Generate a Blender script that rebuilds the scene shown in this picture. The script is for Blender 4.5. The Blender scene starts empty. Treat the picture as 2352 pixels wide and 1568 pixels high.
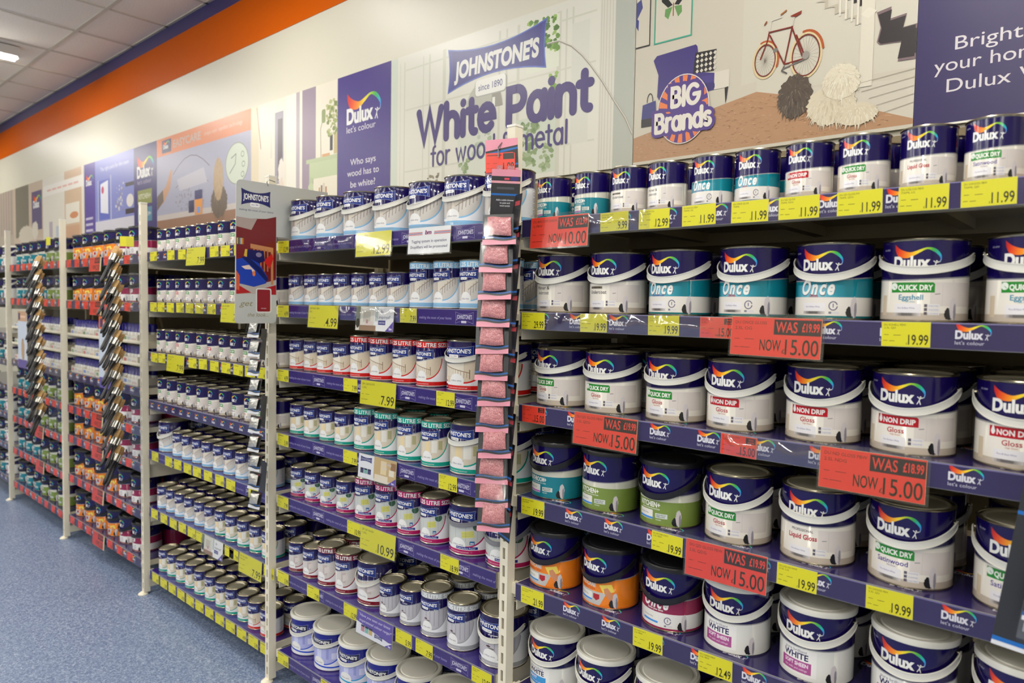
import bpy, bmesh, math, random
from mathutils import Vector, Matrix
from math import pi, sin, cos, radians
random.seed(7)
SC = bpy.context.scene
COL = SC.collection

# ------------------------------------------------------------------ camera, light, exposure
def setup_camera():
    f, yaw, pit, rol = 1617.29, 0.7234, 0.0509, 0.018
    loc = Vector((1.2791, -1.4401, 1.5369))
    d = Vector((-sin(yaw)*cos(pit), cos(yaw)*cos(pit), -sin(pit)))
    r = Vector((cos(yaw), sin(yaw), 0)); u = r.cross(d)
    r2 = r*cos(rol)+u*sin(rol); u2 = -r*sin(rol)+u*cos(rol)
    cam = bpy.data.cameras.new('camera'); o = bpy.data.objects.new('camera', cam); COL.objects.link(o)
    cam.sensor_width = 36; cam.lens = f/2352*36; cam.clip_start = .02; cam.clip_end = 60
    m = Matrix((( r2.x, u2.x, -d.x, loc.x), (r2.y, u2.y, -d.y, loc.y), (r2.z, u2.z, -d.z, loc.z), (0, 0, 0, 1)))
    o.matrix_world = m
    cam.dof.use_dof = True; cam.dof.focus_distance = 2.0; cam.dof.aperture_fstop = 3.6
    SC.camera = o
setup_camera()
VS = SC.view_settings
VS.view_transform = 'Standard'; VS.look = 'None'; VS.gamma = 1; VS.use_curve_mapping = False
VS.exposure = 0.07
W_ = bpy.data.worlds.new('world'); SC.world = W_; W_.use_nodes = True
W_.node_tree.nodes['Background'].inputs[0].default_value = (1, .93, .8, 1)
W_.node_tree.nodes['Background'].inputs[1].default_value = .004
LAMP_W = 30
LAMP_COL = (1, .955, .87)
LAMP_X = (-8.2, -5.2, -2.2, .8, 3.8)
LAMP_Y = (-.62, -2.9, -5.2, -7.5)
SC.cycles.max_bounces = 5; SC.cycles.diffuse_bounces = 3; SC.cycles.glossy_bounces = 3
SC.cycles.transparent_max_bounces = 10; SC.cycles.transmission_bounces = 3
SC.cycles.sample_clamp_indirect = 4; SC.cycles.caustics_reflective = False; SC.cycles.caustics_refractive = False

# ------------------------------------------------------------------ materials
def lin(c):
    return tuple(((x/255)/12.92 if x/255 <= .04045 else ((x/255+.055)/1.055)**2.4) for x in c)
MATS = {}
def mat(name, rgb=None, rough=.5, metal=0, spec=.5, attr=False, noise=None, bump=None, emit=None, alpha=None, coat=0):
    m = bpy.data.materials.new(name); m.use_nodes = True; MATS[name] = m
    nt = m.node_tree; b = nt.nodes['Principled BSDF']
    b.inputs['Roughness'].default_value = rough; b.inputs['Metallic'].default_value = metal
    b.inputs['Specular IOR Level'].default_value = spec
    if coat: b.inputs['Coat Weight'].default_value = coat; b.inputs['Coat Roughness'].default_value = .08
    if rgb is not None: b.inputs['Base Color'].default_value = (*lin(rgb), 1)
    if attr:
        a = nt.nodes.new('ShaderNodeAttribute'); a.attribute_name = 'Col'
        nt.links.new(a.outputs['Color'], b.inputs['Base Color'])
    if noise:
        sc, c2, lo, hi = noise
        tc = nt.nodes.new('ShaderNodeTexCoord'); n = nt.nodes.new('ShaderNodeTexNoise'); n.inputs['Scale'].default_value = sc
        n.inputs['Detail'].default_value = 4
        r = nt.nodes.new('ShaderNodeValToRGB'); r.color_ramp.elements[0].position = lo; r.color_ramp.elements[1].position = hi
        r.color_ramp.elements[0].color = (*lin(rgb), 1); r.color_ramp.elements[1].color = (*lin(c2), 1)
        nt.links.new(tc.outputs['Object'], n.inputs['Vector']); nt.links.new(n.outputs['Fac'], r.inputs['Fac'])
        nt.links.new(r.outputs['Color'], b.inputs['Base Color'])
    if bump:
        sc, st, di = bump
        tc = nt.nodes.new('ShaderNodeTexCoord'); n = nt.nodes.new('ShaderNodeTexNoise'); n.inputs['Scale'].default_value = sc
        bp = nt.nodes.new('ShaderNodeBump'); bp.inputs['Strength'].default_value = st; bp.inputs['Distance'].default_value = di
        nt.links.new(tc.outputs['Object'], n.inputs['Vector']); nt.links.new(n.outputs['Fac'], bp.inputs['Height'])
        nt.links.new(bp.outputs['Normal'], b.inputs['Normal'])
    if emit:
        b.inputs['Emission Color'].default_value = (*emit[0], 1); b.inputs['Emission Strength'].default_value = emit[1]
    if alpha is not None: b.inputs['Alpha'].default_value = alpha
    return m
M_label = mat('tin_print', attr=True, rough=.14, spec=.5)
M_poster = mat('poster_print', attr=True, rough=.34, spec=.4)
def dull(m, k):        # scales all print colours of the wall posters down evenly
    nt = m.node_tree; b = nt.nodes['Principled BSDF']; src = b.inputs['Base Color'].links[0].from_socket
    v = nt.nodes.new('ShaderNodeVectorMath'); v.operation = 'SCALE'; v.inputs['Scale'].default_value = k
    nt.links.new(src, v.inputs[0]); nt.links.new(v.outputs[0], b.inputs['Base Color'])
dull(M_poster, .84)
M_strip = mat('strip_print', attr=True, rough=.16, spec=.6, bump=(22, .25, .004))
M_ticket = mat('ticket_print', attr=True, rough=.32, spec=.4)
M_card = mat('card_print', attr=True, rough=.3)
M_steel = mat('tinplate', (176, 166, 140), rough=.24, metal=1)
M_lid = mat('tin_lid', (206, 198, 174), rough=.42, metal=.55, bump=(60, .05, .002))
M_wplastic = mat('white_plastic', (226, 224, 214), rough=.32)
M_gplastic = mat('grey_plastic', (130, 130, 134), rough=.35)
M_bplastic = mat('black_plastic', (26, 26, 30), rough=.3)
M_cream = mat('cream_powder_coat', (226, 219, 198), rough=.4)
M_under = mat('shelf_steel_paint', (186, 174, 146), rough=.5)
M_back = mat('back_panel_shaded', (112, 98, 70), rough=.6)  # cream panel darkened to brown: shelf shade put into its colour
M_dark = mat('slot_shade', (40, 38, 36), rough=.8)
M_liner = mat('shelf_liner', (48, 34, 112), rough=.14, spec=.6)
M_liner2 = mat('shelf_liner_grey_violet', (42, 34, 84), rough=.14, spec=.6)
M_white_wall = mat('wall_paint_white', (198, 194, 177), rough=.42, bump=(40, .05, .002))
M_orange = mat('wall_paint_orange', (190, 84, 0), rough=.5, spec=.04)
M_blue = mat('wall_paint_blue', (38, 30, 92), rough=.4)
M_tile = mat('ceiling_tile', (250, 242, 224), rough=.85, noise=(160, (238, 226, 206), .45, .62), bump=(220, .3, .003))
M_grid = mat('ceiling_grid', (205, 196, 176), rough=.5)
M_bristle = mat('bristle', (196, 160, 104), rough=.7, noise=(300, (150, 112, 62), .4, .6))
M_ferrule = mat('ferrule', (190, 188, 180), rough=.25, metal=1)
M_lampbody = mat('lamp_body', (215, 212, 204), rough=.5)
M_tube = mat('lamp_tube', (255, 250, 240), emit=((1, .955, .88), 48))
M_pink = mat('pink_glitter', (206, 142, 144), rough=.3, noise=(420, (168, 100, 106), .4, .6), bump=(90, .5, .004))
M_silver = mat('silver_glitter', (190, 190, 186), rough=.25, metal=.6, bump=(60, .6, .006))
M_wire = mat('wire', (190, 190, 190), rough=.2, metal=1)
def glassy(name, tint, fac):
    m = bpy.data.materials.new(name); m.use_nodes = True; nt = m.node_tree
    for n in list(nt.nodes):
        if n.type != 'OUTPUT_MATERIAL': nt.nodes.remove(n)
    out = [n for n in nt.nodes if n.type == 'OUTPUT_MATERIAL'][0]
    t = nt.nodes.new('ShaderNodeBsdfTransparent'); t.inputs[0].default_value = (*tint, 1)
    g = nt.nodes.new('ShaderNodeBsdfGlossy'); g.inputs['Roughness'].default_value = .08
    x = nt.nodes.new('ShaderNodeMixShader'); x.inputs[0].default_value = fac
    tc = nt.nodes.new('ShaderNodeTexCoord'); n = nt.nodes.new('ShaderNodeTexNoise'); n.inputs['Scale'].default_value = 30
    bp = nt.nodes.new('ShaderNodeBump'); bp.inputs['Strength'].default_value = .08; bp.inputs['Distance'].default_value = .003
    nt.links.new(tc.outputs['Object'], n.inputs['Vector']); nt.links.new(n.outputs['Fac'], bp.inputs['Height']); nt.links.new(bp.outputs['Normal'], g.inputs['Normal'])
    nt.links.new(t.outputs[0], x.inputs[1]); nt.links.new(g.outputs[0], x.inputs[2]); nt.links.new(x.outputs[0], out.inputs[0])
    return m
M_clear = glassy('clear_plastic', (.98, .983, .985), .035)
M_cover = glassy('clear_cover_plastic', (.98, .98, .985), .16)
def floor_mat():
    m = mat('vinyl_floor', (86, 108, 152), rough=.3, spec=.45); nt = m.node_tree; b = nt.nodes['Principled BSDF']
    tc = nt.nodes.new('ShaderNodeTexCoord'); v = nt.nodes.new('ShaderNodeTexVoronoi'); v.inputs['Scale'].default_value = 210
    w = nt.nodes.new('ShaderNodeTexNoise'); w.inputs['Scale'].default_value = 60; w.inputs['Detail'].default_value = 3
    sp = nt.nodes.new('ShaderNodeSeparateColor'); ad = nt.nodes.new('ShaderNodeMath'); ad.operation = 'ADD'
    r = nt.nodes.new('ShaderNodeValToRGB'); cr = r.color_ramp
    cr.elements[0].position = .30; cr.elements[0].color = (*lin((92, 108, 142)), 1)
    cr.elements[1].position = .9; cr.elements[1].color = (*lin((176, 186, 204)), 1)
    e = cr.elements.new(.55); e.color = (*lin((122, 138, 168)), 1)
    ml = nt.nodes.new('ShaderNodeMath'); ml.operation = 'MULTIPLY'; ml.inputs[1].default_value = .5
    nt.links.new(tc.outputs['Object'], v.inputs['Vector']); nt.links.new(tc.outputs['Object'], w.inputs['Vector'])
    nt.links.new(v.outputs['Color'], sp.inputs[0]); nt.links.new(sp.outputs[0], ad.inputs[0]); nt.links.new(w.outputs['Fac'], ad.inputs[1])
    nt.links.new(ad.outputs[0], ml.inputs[0]); nt.links.new(ml.outputs[0], r.inputs['Fac']); nt.links.new(r.outputs['Color'], b.inputs['Base Color'])
    return m
M_floor = floor_mat()

# ------------------------------------------------------------------ object helpers
def link(name, data, parent=None, loc=(0, 0, 0), rot=None):
    o = bpy.data.objects.new(name, data); COL.objects.link(o); o.location = loc
    if rot: o.rotation_euler = rot
    if parent: o.parent = parent
    return o
def tag(o, label, cat, group=None, kind=None):
    o['label'] = label; o['category'] = cat
    if group: o['group'] = group
    if kind: o['kind'] = kind
    return o
def structure(o, kind='structure'):
    o['kind'] = kind; return o
class MB:
    """collects simple solids into one mesh"""
    def __init__(s): s.v = []; s.f = []
    def box(s, x0, x1, y0, y1, z0, z1):
        n = len(s.v); s.v += [(x, y, z) for z in (z0, z1) for y in (y0, y1) for x in (x0, x1)]
        s.f += [tuple(n+i for i in q) for q in ((0, 2, 3, 1), (4, 5, 7, 6), (0, 1, 5, 4), (2, 6, 7, 3), (0, 4, 6, 2), (1, 3, 7, 5))]; return s
    def lathe(s, prof, seg=40, cx=0, cy=0, cap0=True, cap1=True):
        n = len(s.v)
        for r, z in prof:
            for i in range(seg):
                a = 2*pi*i/seg; s.v.append((cx+r*cos(a), cy+r*sin(a), z))
        for k in range(len(prof)-1):
            for i in range(seg):
                j = (i+1) % seg; s.f.append((n+k*seg+i, n+k*seg+j, n+(k+1)*seg+j, n+(k+1)*seg+i))
        if cap0: s.f.append(tuple(n+i for i in reversed(range(seg))))
        if cap1: s.f.append(tuple(n+(len(prof)-1)*seg+i for i in range(seg)))
        return s
    def tube(s, pts, r, seg=8):
        pts = [Vector(p) for p in pts]; n = len(s.v); rr = r if isinstance(r, (list, tuple)) else [r]*len(pts)
        for i, p in enumerate(pts):
            d = (pts[min(i+1, len(pts)-1)]-pts[max(i-1, 0)]).normalized()
            a = d.orthogonal().normalized() if i == 0 else (a-d*a.dot(d)).normalized()
            b = d.cross(a)
            for k in range(seg):
                t = 2*pi*k/seg; s.v.append(tuple(p+(a*cos(t)+b*sin(t))*rr[i]))
        for i in range(len(pts)-1):
            for k in range(seg):
                j = (k+1) % seg; s.f.append((n+i*seg+k, n+i*seg+j, n+(i+1)*seg+j, n+(i+1)*seg+k))
        s.f.append(tuple(n+k for k in reversed(range(seg)))); s.f.append(tuple(n+(len(pts)-1)*seg+k for k in range(seg)))
        return s
    def prism(s, poly, d0, d1, axis='x'):
        """poly in (a,b); extruded along axis from d0 to d1"""
        n = len(s.v); m = len(poly)
        def P(a, b, d): return (d, a, b) if axis == 'x' else ((a, d, b) if axis == 'y' else (a, b, d))
        s.v += [P(a, b, d0) for a, b in poly]+[P(a, b, d1) for a, b in poly]
        s.f.append(tuple(range(n, n+m))); s.f.append(tuple(reversed(range(n+m, n+2*m))))
        for i in range(m):
            j = (i+1) % m; s.f.append((n+i, n+m+i, n+m+j, n+j))
        return s
    def mesh(s, name, m, smooth=False):
        me = bpy.data.meshes.new(name); me.from_pydata(s.v, [], s.f)
        bm = bmesh.new(); bm.from_mesh(me); bmesh.ops.recalc_face_normals(bm, faces=bm.faces)
        bm.to_mesh(me); bm.free()
        for mm in (m if isinstance(m, (list, tuple)) else [m]): me.materials.append(mm)
        if smooth:
            me.shade_smooth() if hasattr(me, 'shade_smooth') else None
            me.set_sharp_from_angle(angle=radians(38))
        return me
    def obj(s, name, m, parent=None, loc=(0, 0, 0), rot=None, smooth=False):
        return link(name, s.mesh(name, m, smooth), parent, loc, rot)

# ------------------------------------------------------------------ flat print: 2-D artwork made of thin coloured pieces
TXT = {}
TC = bpy.data.curves.new('lettering', 'FONT'); TC.resolution_u = 2
TO = bpy.data.objects.new('lettering', TC)
def glyphs(s, bold, shear, space, res=2):
    k = (s, bold, shear, space, res)
    if k not in TXT:
        TC.body = s; TC.offset = bold; TC.shear = shear; TC.space_character = space; TC.resolution_u = res
        m = TO.to_mesh()
        v = [(p.co.x, p.co.y) for p in m.vertices]; f = [tuple(p.vertices) for p in m.polygons]
        TO.to_mesh_clear()
        xs = [a for a, b in v] or [0]
        TXT[k] = (v, f, min(xs), max(xs))
    return TXT[k]
STEP = 1e-5      # each printed piece lies this much above the one printed before it
# single-stroke rounded alphabet (em: cap .72, x-height .5)
def _arc(cx, cy, rx, ry, a0, a1, n=14):
    return [(cx+rx*cos(radians(a0+(a1-a0)*i/n)), cy+ry*sin(radians(a0+(a1-a0)*i/n))) for i in range(n+1)]
STK = {
 'a': (.54, [_arc(.25, .25, .2, .25, 0, 360, 20), [(.45, .5), (.45, 0)]]),
 'b': (.54, [[(.07, .74), (.07, 0)], _arc(.27, .25, .2, .25, 0, 360, 20)]),
 'c': (.46, [_arc(.26, .25, .21, .25, 50, 310)]),
 'd': (.54, [_arc(.25, .25, .2, .25, 0, 360, 20), [(.45, .74), (.45, 0)]]),
 'e': (.52, [[(.05, .26), (.47, .26)]+_arc(.26, .25, .21, .25, 4, 315)[0:]]),
 'f': (.34, [_arc(.27, .6, .12, .14, 80, 180, 6)+[(.15, 0)], [(.02, .48), (.3, .48)]]),
 'g': (.54, [_arc(.25, .25, .2, .25, 0, 360, 20), [(.45, .5), (.45, -.04)]+_arc(.25, -.06, .2, .15, 0, -150, 8)]),
 'h': (.54, [[(.07, .74), (.07, 0)], [(.07, .28)]+_arc(.26, .3, .19, .2, 180, 0, 10)+[(.45, 0)]]),
 'i': (.16, [[(.07, .48), (.07, 0)], [(.07, .68), (.07, .69)]]),
 'k': (.46, [[(.07, .74), (.07, 0)], [(.38, .48), (.1, .24), (.4, 0)]]),
 'l': (.16, [[(.07, .74), (.07, 0)]]),
 'm': (.82, [[(.07, .5), (.07, 0)], [(.07, .3)]+_arc(.235, .32, .165, .18, 180, 0, 10)+[(.4, 0)], [(.4, .3)]+_arc(.565, .32, .165, .18, 180, 0, 10)+[(.73, 0)]]),
 'n': (.54, [[(.07, .5), (.07, 0)], [(.07, .28)]+_arc(.26, .3, .19, .2, 180, 0, 10)+[(.45, 0)]]),
 'o': (.54, [_arc(.26, .25, .21, .25, 0, 360, 22)]),
 'p': (.54, [[(.07, .5), (.07, -.2)], _arc(.27, .25, .2, .25, 0, 360, 20)]),
 'r': (.34, [[(.07, .5), (.07, 0)], [(.07, .28)]+_arc(.25, .3, .18, .19, 180, 80, 6)]),
 's': (.42, [_arc(.2, .37, .14, .125, 40, 270, 9)+_arc(.2, .125, .15, .125, 90, -140, 9)]),
 't': (.34, [[(.15, .68), (.15, .12)]+_arc(.26, .12, .11, .12, 180, 280, 5), [(.02, .48), (.3, .48)]]),
 'u': (.54, [[(.07, .5), (.07, .2)]+_arc(.26, .2, .19, .2, 180, 360, 10)+[(.45, .5)], [(.45, .2), (.45, 0)]]),
 'v': (.46, [[(.04, .49), (.21, .01), (.38, .49)]]),
 'w': (.7, [[(.04, .49), (.18, .01), (.33, .47), (.48, .01), (.62, .49)]]),
 'x': (.46, [[(.05, .49), (.38, 0)], [(.38, .49), (.05, 0)]]),
 'y': (.54, [[(.07, .5), (.07, .2)]+_arc(.26, .2, .19, .2, 180, 360, 10), [(.45, .5), (.45, -.04)]+_arc(.26, -.04, .19, .16, 0, -130, 7)]),
 'B': (.58, [[(.07, 0), (.07, .7), (.28, .7)]+_arc(.28, .535, .17, .165, 90, -90, 8)+[(.07, .37)], [(.28, .37)]+_arc(.3, .185, .2, .185, 90, -90, 8)+[(.07, 0)]]),
 'D': (.66, [[(.07, 0), (.07, .7), (.25, .7)]+_arc(.25, .35, .33, .35, 90, -90, 14)+[(.07, 0)]]),
 'G': (.7, [_arc(.37, .35, .31, .35, 48, 350, 20)+[(.675, .34), (.42, .34)]]),
 'I': (.18, [[(.08, 0), (.08, .7)]]),
 'P': (.58, [[(.07, 0), (.07, .7), (.3, .7)]+_arc(.3, .5, .2, .2, 90, -90, 10)+[(.07, .3)]]),
 'V': (.6, [[(.04, .7), (.28, .01), (.52, .7)]]),
 'W': (.94, [[(.05, .7), (.25, .02), (.45, .68), (.65, .02), (.86, .7)]]),
 'O': (.7, [_arc(.34, .35, .29, .35, 0, 360, 24)]),
 "'": (.14, [[(.07, .74), (.06, .6)]]),
 '?': (.46, [_arc(.22, .53, .16, .17, 165, -60, 9)+[(.21, .27), (.21, .2)], [(.21, .02), (.21, .03)]]),
 '&': (.62, [[(.5, 0), (.14, .5)]+_arc(.25, .58, .12, .13, 210, -40, 9)+[(.1, .3)]+_arc(.24, .17, .18, .17, 150, 300, 8)+[(.5, .3)]]),
 ' ': (.28, []),
}
class Art:
    def __init__(s):
        s.bm = bmesh.new(); s.cl = s.bm.loops.layers.float_color.new('Col'); s.z = 0; s.j = 0; s.h = 0.0; s.step = STEP
    def up(s, n=1): s.z += n; return s
    def nx(s): s.h += s.step; return s.h
    def _face(s, pts, cols, z=None):
        z = s.nx() if z is None else z
        vs = [s.bm.verts.new((x, y, z)) for x, y in pts]
        try: f = s.bm.faces.new(vs)
        except ValueError: return
        if not isinstance(cols[0], (tuple, list)): cols = [cols]*len(pts)
        for l, c in zip(f.loops, cols): l[s.cl] = (*lin(c), 1)
    def poly(s, pts, c, z=None, keep=None):
        p = [pts[0]]
        for q in pts[1:]:
            if abs(q[0]-p[-1][0])+abs(q[1]-p[-1][1]) > 1e-7: p.append(q)
        s._face(p, c, None if keep is None else keep)
    def rect(s, x0, y0, x1, y1, c, r=0, z=None):
        if r:
            pts = []
            for cx, cy, a in ((x1-r, y0+r, -90), (x1-r, y1-r, 0), (x0+r, y1-r, 90), (x0+r, y0+r, 180)):
                pts += [(cx+r*cos(radians(a+t)), cy+r*sin(radians(a+t))) for t in (0, 30, 60, 90)]
            s.poly(pts, c)
        else: s._face([(x0, y0), (x1, y0), (x1, y1), (x0, y1)], c)
    def grad(s, x0, y0, x1, y1, cs, vert=False):
        """bands of printed gradient across the list of colours"""
        n = len(cs)-1; zz = s.nx()
        for i in range(n):
            if vert:
                a, b = y0+(y1-y0)*i/n, y0+(y1-y0)*(i+1)/n
                s._face([(x0, a), (x1, a), (x1, b), (x0, b)], [cs[i], cs[i], cs[i+1], cs[i+1]], zz)
            else:
                a, b = x0+(x1-x0)*i/n, x0+(x1-x0)*(i+1)/n
                s._face([(a, y0), (b, y0), (b, y1), (a, y1)], [cs[i], cs[i+1], cs[i+1], cs[i]], zz)
    def ell(s, cx, cy, rx, ry, c, n=22, z=None):
        s._face([(cx+rx*cos(2*pi*i/n), cy+ry*sin(2*pi*i/n)) for i in range(n)], c)
    def line(s, pts, w, c, caps=True, closed=False, z=None):
        z = s.nx()
        pts = [Vector(p) for p in pts]; n = len(pts); L = []; Rr = []
        closed = closed or (pts[0]-pts[-1]).length < 1e-6
        for i in range(n):
            a = pts[i-1] if i > 0 else (pts[-2] if closed else pts[0])
            b = pts[i+1] if i < n-1 else (pts[1] if closed else pts[-1])
            d1 = (pts[i]-a); d2 = (b-pts[i])
            d1 = d1.normalized() if d1.length > 1e-9 else d2.normalized(); d2 = d2.normalized() if d2.length > 1e-9 else d1
            t = d1+d2; t = t.normalized() if t.length > .2 else d1
            nn = Vector((-t.y, t.x)); k = max(.5, abs(nn.dot(Vector((-d1.y, d1.x)))))
            L.append(pts[i]+nn*(w/2/k)); Rr.append(pts[i]-nn*(w/2/k))
        if caps and not closed:
            for i, sgn in ((0, -1), (n-1, 1)):
                d = (pts[1]-pts[0]) if i == 0 else (pts[-1]-pts[-2])
                if d.length < 1e-9: d = Vector((0, 1))
                a0 = math.atan2(d.y, d.x)+(pi/2 if i == 0 else -pi/2)
                s.poly([(pts[i].x+w/2*cos(a0+pi*k/6), pts[i].y+w/2*sin(a0+pi*k/6)) for k in range(7)], c, keep=z)
        for i in range(n-1):
            s._face([tuple(Rr[i]), tuple(Rr[i+1]), tuple(L[i+1]), tuple(L[i])], c, z+.8e-6*(i % 11+1))
    def text(s, t, x, y, h, c, w=None, bold=.0, shear=0, align='l', space=1, z=None):
        v, f, x0, x1 = glyphs(t, bold, shear, space, 7 if h > .022 else (4 if h > .0105 else 2)); z = s.nx()
        k = h/.69; kx = k if w is None else w/max(x1-x0, 1e-6); W = (x1-x0)*kx
        ox = x-x0*kx if align == 'l' else (x-W/2-x0*kx if align == 'c' else x-W-x0*kx)
        vs = [s.bm.verts.new((ox+a*kx, y+b*k, z)) for a, b in v]; cc = (*lin(c), 1)
        for q in f:
            try: fc = s.bm.faces.new([vs[i] for i in q])
            except ValueError: continue
            for l in fc.loops: l[s.cl] = cc
    def stroke(s, t, x, y, em, wt, c, w=None, align='l', gap=.04):
        W = sum(STK[ch][0]+gap for ch in t)*em; kx = 1 if w is None else w/W
        if align == 'c': x -= W*kx/2
        for ch in t:
            adv, ls = STK[ch]
            for l in ls: s.line([(x+a*em*kx, y+b*em) for a, b in l], wt*em, c)
            x += (adv+gap)*em*kx
    def build(s, name, m, fn=None, sx=1, sy=1, cut=None, clip=None, smooth=False):
        bm = s.bm
        if clip:
            x0, y0, x1, y1 = clip
            for co, no in (((x0, 0, 0), (-1, 0, 0)), ((x1, 0, 0), (1, 0, 0)), ((0, y0, 0), (0, -1, 0)), ((0, y1, 0), (0, 1, 0))):
                bmesh.ops.bisect_plane(bm, geom=bm.verts[:]+bm.edges[:]+bm.faces[:], plane_co=co, plane_no=no, clear_outer=True)
        for v in bm.verts: v.co.x *= sx; v.co.y *= sy
        if cut:
            st, u0, u1 = cut; u = u0+st
            while u < u1-1e-6:
                bmesh.ops.bisect_plane(bm, geom=bm.verts[:]+bm.edges[:]+bm.faces[:], plane_co=(u, 0, 0), plane_no=(1, 0, 0)); u += st
        bmesh.ops.triangulate(bm, faces=[f for f in bm.faces if len(f.verts) > 4 or not fn])
        bm.normal_update()
        for f in bm.faces:
            if f.normal.z < 0: f.normal_flip()
        if fn:
            for v in bm.verts: v.co = fn(v.co.x, v.co.y, v.co.z)
        me = bpy.data.meshes.new(name); bm.to_mesh(me); bm.free(); me.materials.append(m)
        if smooth:
            for p in me.polygons: p.use_smooth = True
            me.normals_split_custom_set_from_vertices([Vector((v.co.x, v.co.y, 0)).normalized() for v in me.vertices])
        return me
def cyl(r, taper=0):
    N = 40; st = 2*pi/N
    def fn(u, v, o):
        R = r+.0006+o; a = (u/r+pi)/st; k = math.floor(a+1e-6); t = a-k      # on the flats of a 40-sided wrap
        a0, a1 = k*st-pi, (k+1)*st-pi
        return Vector((R*(sin(a0)*(1-t)+sin(a1)*t), -R*(cos(a0)*(1-t)+cos(a1)*t), v))
    return fn
def face_y(x, y, z):      # print facing the aisle (-y)
    return Vector((x, -z, y))

# ------------------------------------------------------------------ marks
RAIN = [(190, 30, 40), (225, 70, 30), (240, 150, 30), (245, 215, 50), (170, 205, 50), (60, 175, 90), (40, 180, 200), (70, 140, 215), (190, 215, 240), (235, 240, 245)]
UPP = [(.013, .70), (.2, .55), (.47, .455), (.68, .51), (.90, .585), (1.11, .55), (1.25, .40), (1.28, .27), (1.245, .16)]
LOW = [(.03, .535), (.14, .34), (.42, .29), (.68, .415), (.9, .535), (1.06, .47), (1.18, .375), (1.247, .27), (1.235, .17)]
def smooth_line(P, n=3):
    out = []
    for i in range(len(P)-1):
        p0, p1, p2, p3 = P[max(i-1, 0)], P[i], P[i+1], P[min(i+2, len(P)-1)]
        for k in range(n):
            t = k/n; out.append(tuple(.5*(2*b+(c-a_)*t+(2*a_-5*b+4*c-d)*t*t+(3*b-a_-3*c+d)*t**3) for a_, b, c, d in zip(p0, p1, p2, p3)))
    return out+[P[-1]]
UPS, LOS = smooth_line(UPP), smooth_line(LOW)
RNS = smooth_line(RAIN[:9], 3)
def swirl(a, x, y, w):
    zz = a.nx()
    for i in range(len(UPS)-1):
        c0, c1 = [tuple(max(0, min(255, q)) for q in RNS[j]) for j in (i, i+1)]
        a._face([(x+LOS[i][0]*w, y+LOS[i][1]*w), (x+LOS[i+1][0]*w, y+LOS[i+1][1]*w), (x+UPS[i+1][0]*w, y+UPS[i+1][1]*w), (x+UPS[i][0]*w, y+UPS[i][1]*w)], [c0, c1, c1, c0], zz)
def dulux(a, x, y, w, c=(232, 232, 228), man=True, fullman=True):
    swirl(a, x, y, w); a.up()
    a.text('Dulux', x, y, .33*w, c, w=w, bold=.045, z=a.z)
    if man and fullman:
        a.ell(x+1.155*w, y+.19*w, .022*w, .022*w, c, 8)
        for l in (((1.145, .15), (1.12, .07)), ((1.12, .07), (1.07, -.02)), ((1.13, .07), (1.16, -.03)), ((1.14, .14), (1.22, .17)), ((1.14, .14), (1.08, .19))):
            a.line([(x+p*w, y+q*w) for p, q in l], .024*w, c)
def flag(a, x0, y0, x1, y1, fill, edge=None, fill2=None):
    W, H = x1-x0, y1-y0
    def shp(g):
        top = [(x0+W*t, y1-H*.2*(1-(2*t-1)**2)) for t in [i/10 for i in range(10, -1, -1)]]
        lef = [(x0+W*.018*sin(pi*t), y1-H*t) for t in (.25, .5, .75)]
        bot = [(x0+W*t, y0+H*.2*(1-(2*t-1)**2)) for t in [i/10 for i in range(11)]]
        rig = [(x1-W*.018*sin(pi*t), y0+H*t) for t in (.25, .5, .75)]
        cx, cy = (x0+x1)/2, (y0+y1)/2
        return [(cx+(p-cx)*(1-g/W*2), cy+(q-cy)*(1-g/H*2.6)) for p, q in top+lef+bot+rig]
    if edge: a.poly(shp(0), edge); a.up(); a.poly(shp(H*.03), fill)
    else: a.poly(shp(0), fill)
def johnstone(a, x0, y0, x1, y1, fill=(30, 52, 130), edge=(190, 195, 205), tc=(235, 235, 232), pill=True, shear=.12):
    W, H = x1-x0, y1-y0
    flag(a, x0, y0, x1, y1, fill, edge); a.up()
    a.text("JOHNSTONE'S", x0+W*.5, y0+H*.36, H*.33, tc, w=W*.86, bold=.03, shear=shear, align='c')
    if pill:
        a.rect(x0+W*.3, y0-H*.05, x0+W*.62, y0+H*.2, tc, r=H*.08); a.up()
        a.text('since 1890', x0+W*.46, y0+H*.03, H*.09, (50, 60, 120), w=W*.24, align='c', bold=.01)
def fluff(a, cx, cy, rx, ry, c, seed, n=46, amp=.12):
    """a soft shaggy patch with a ragged outline"""
    rd = random.Random(seed); a.poly([(cx+rx*(1+rd.uniform(-amp, amp))*cos(2*pi*i/n), cy+ry*(1+rd.uniform(-amp, amp))*sin(2*pi*i/n)) for i in range(n)], c)

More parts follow.
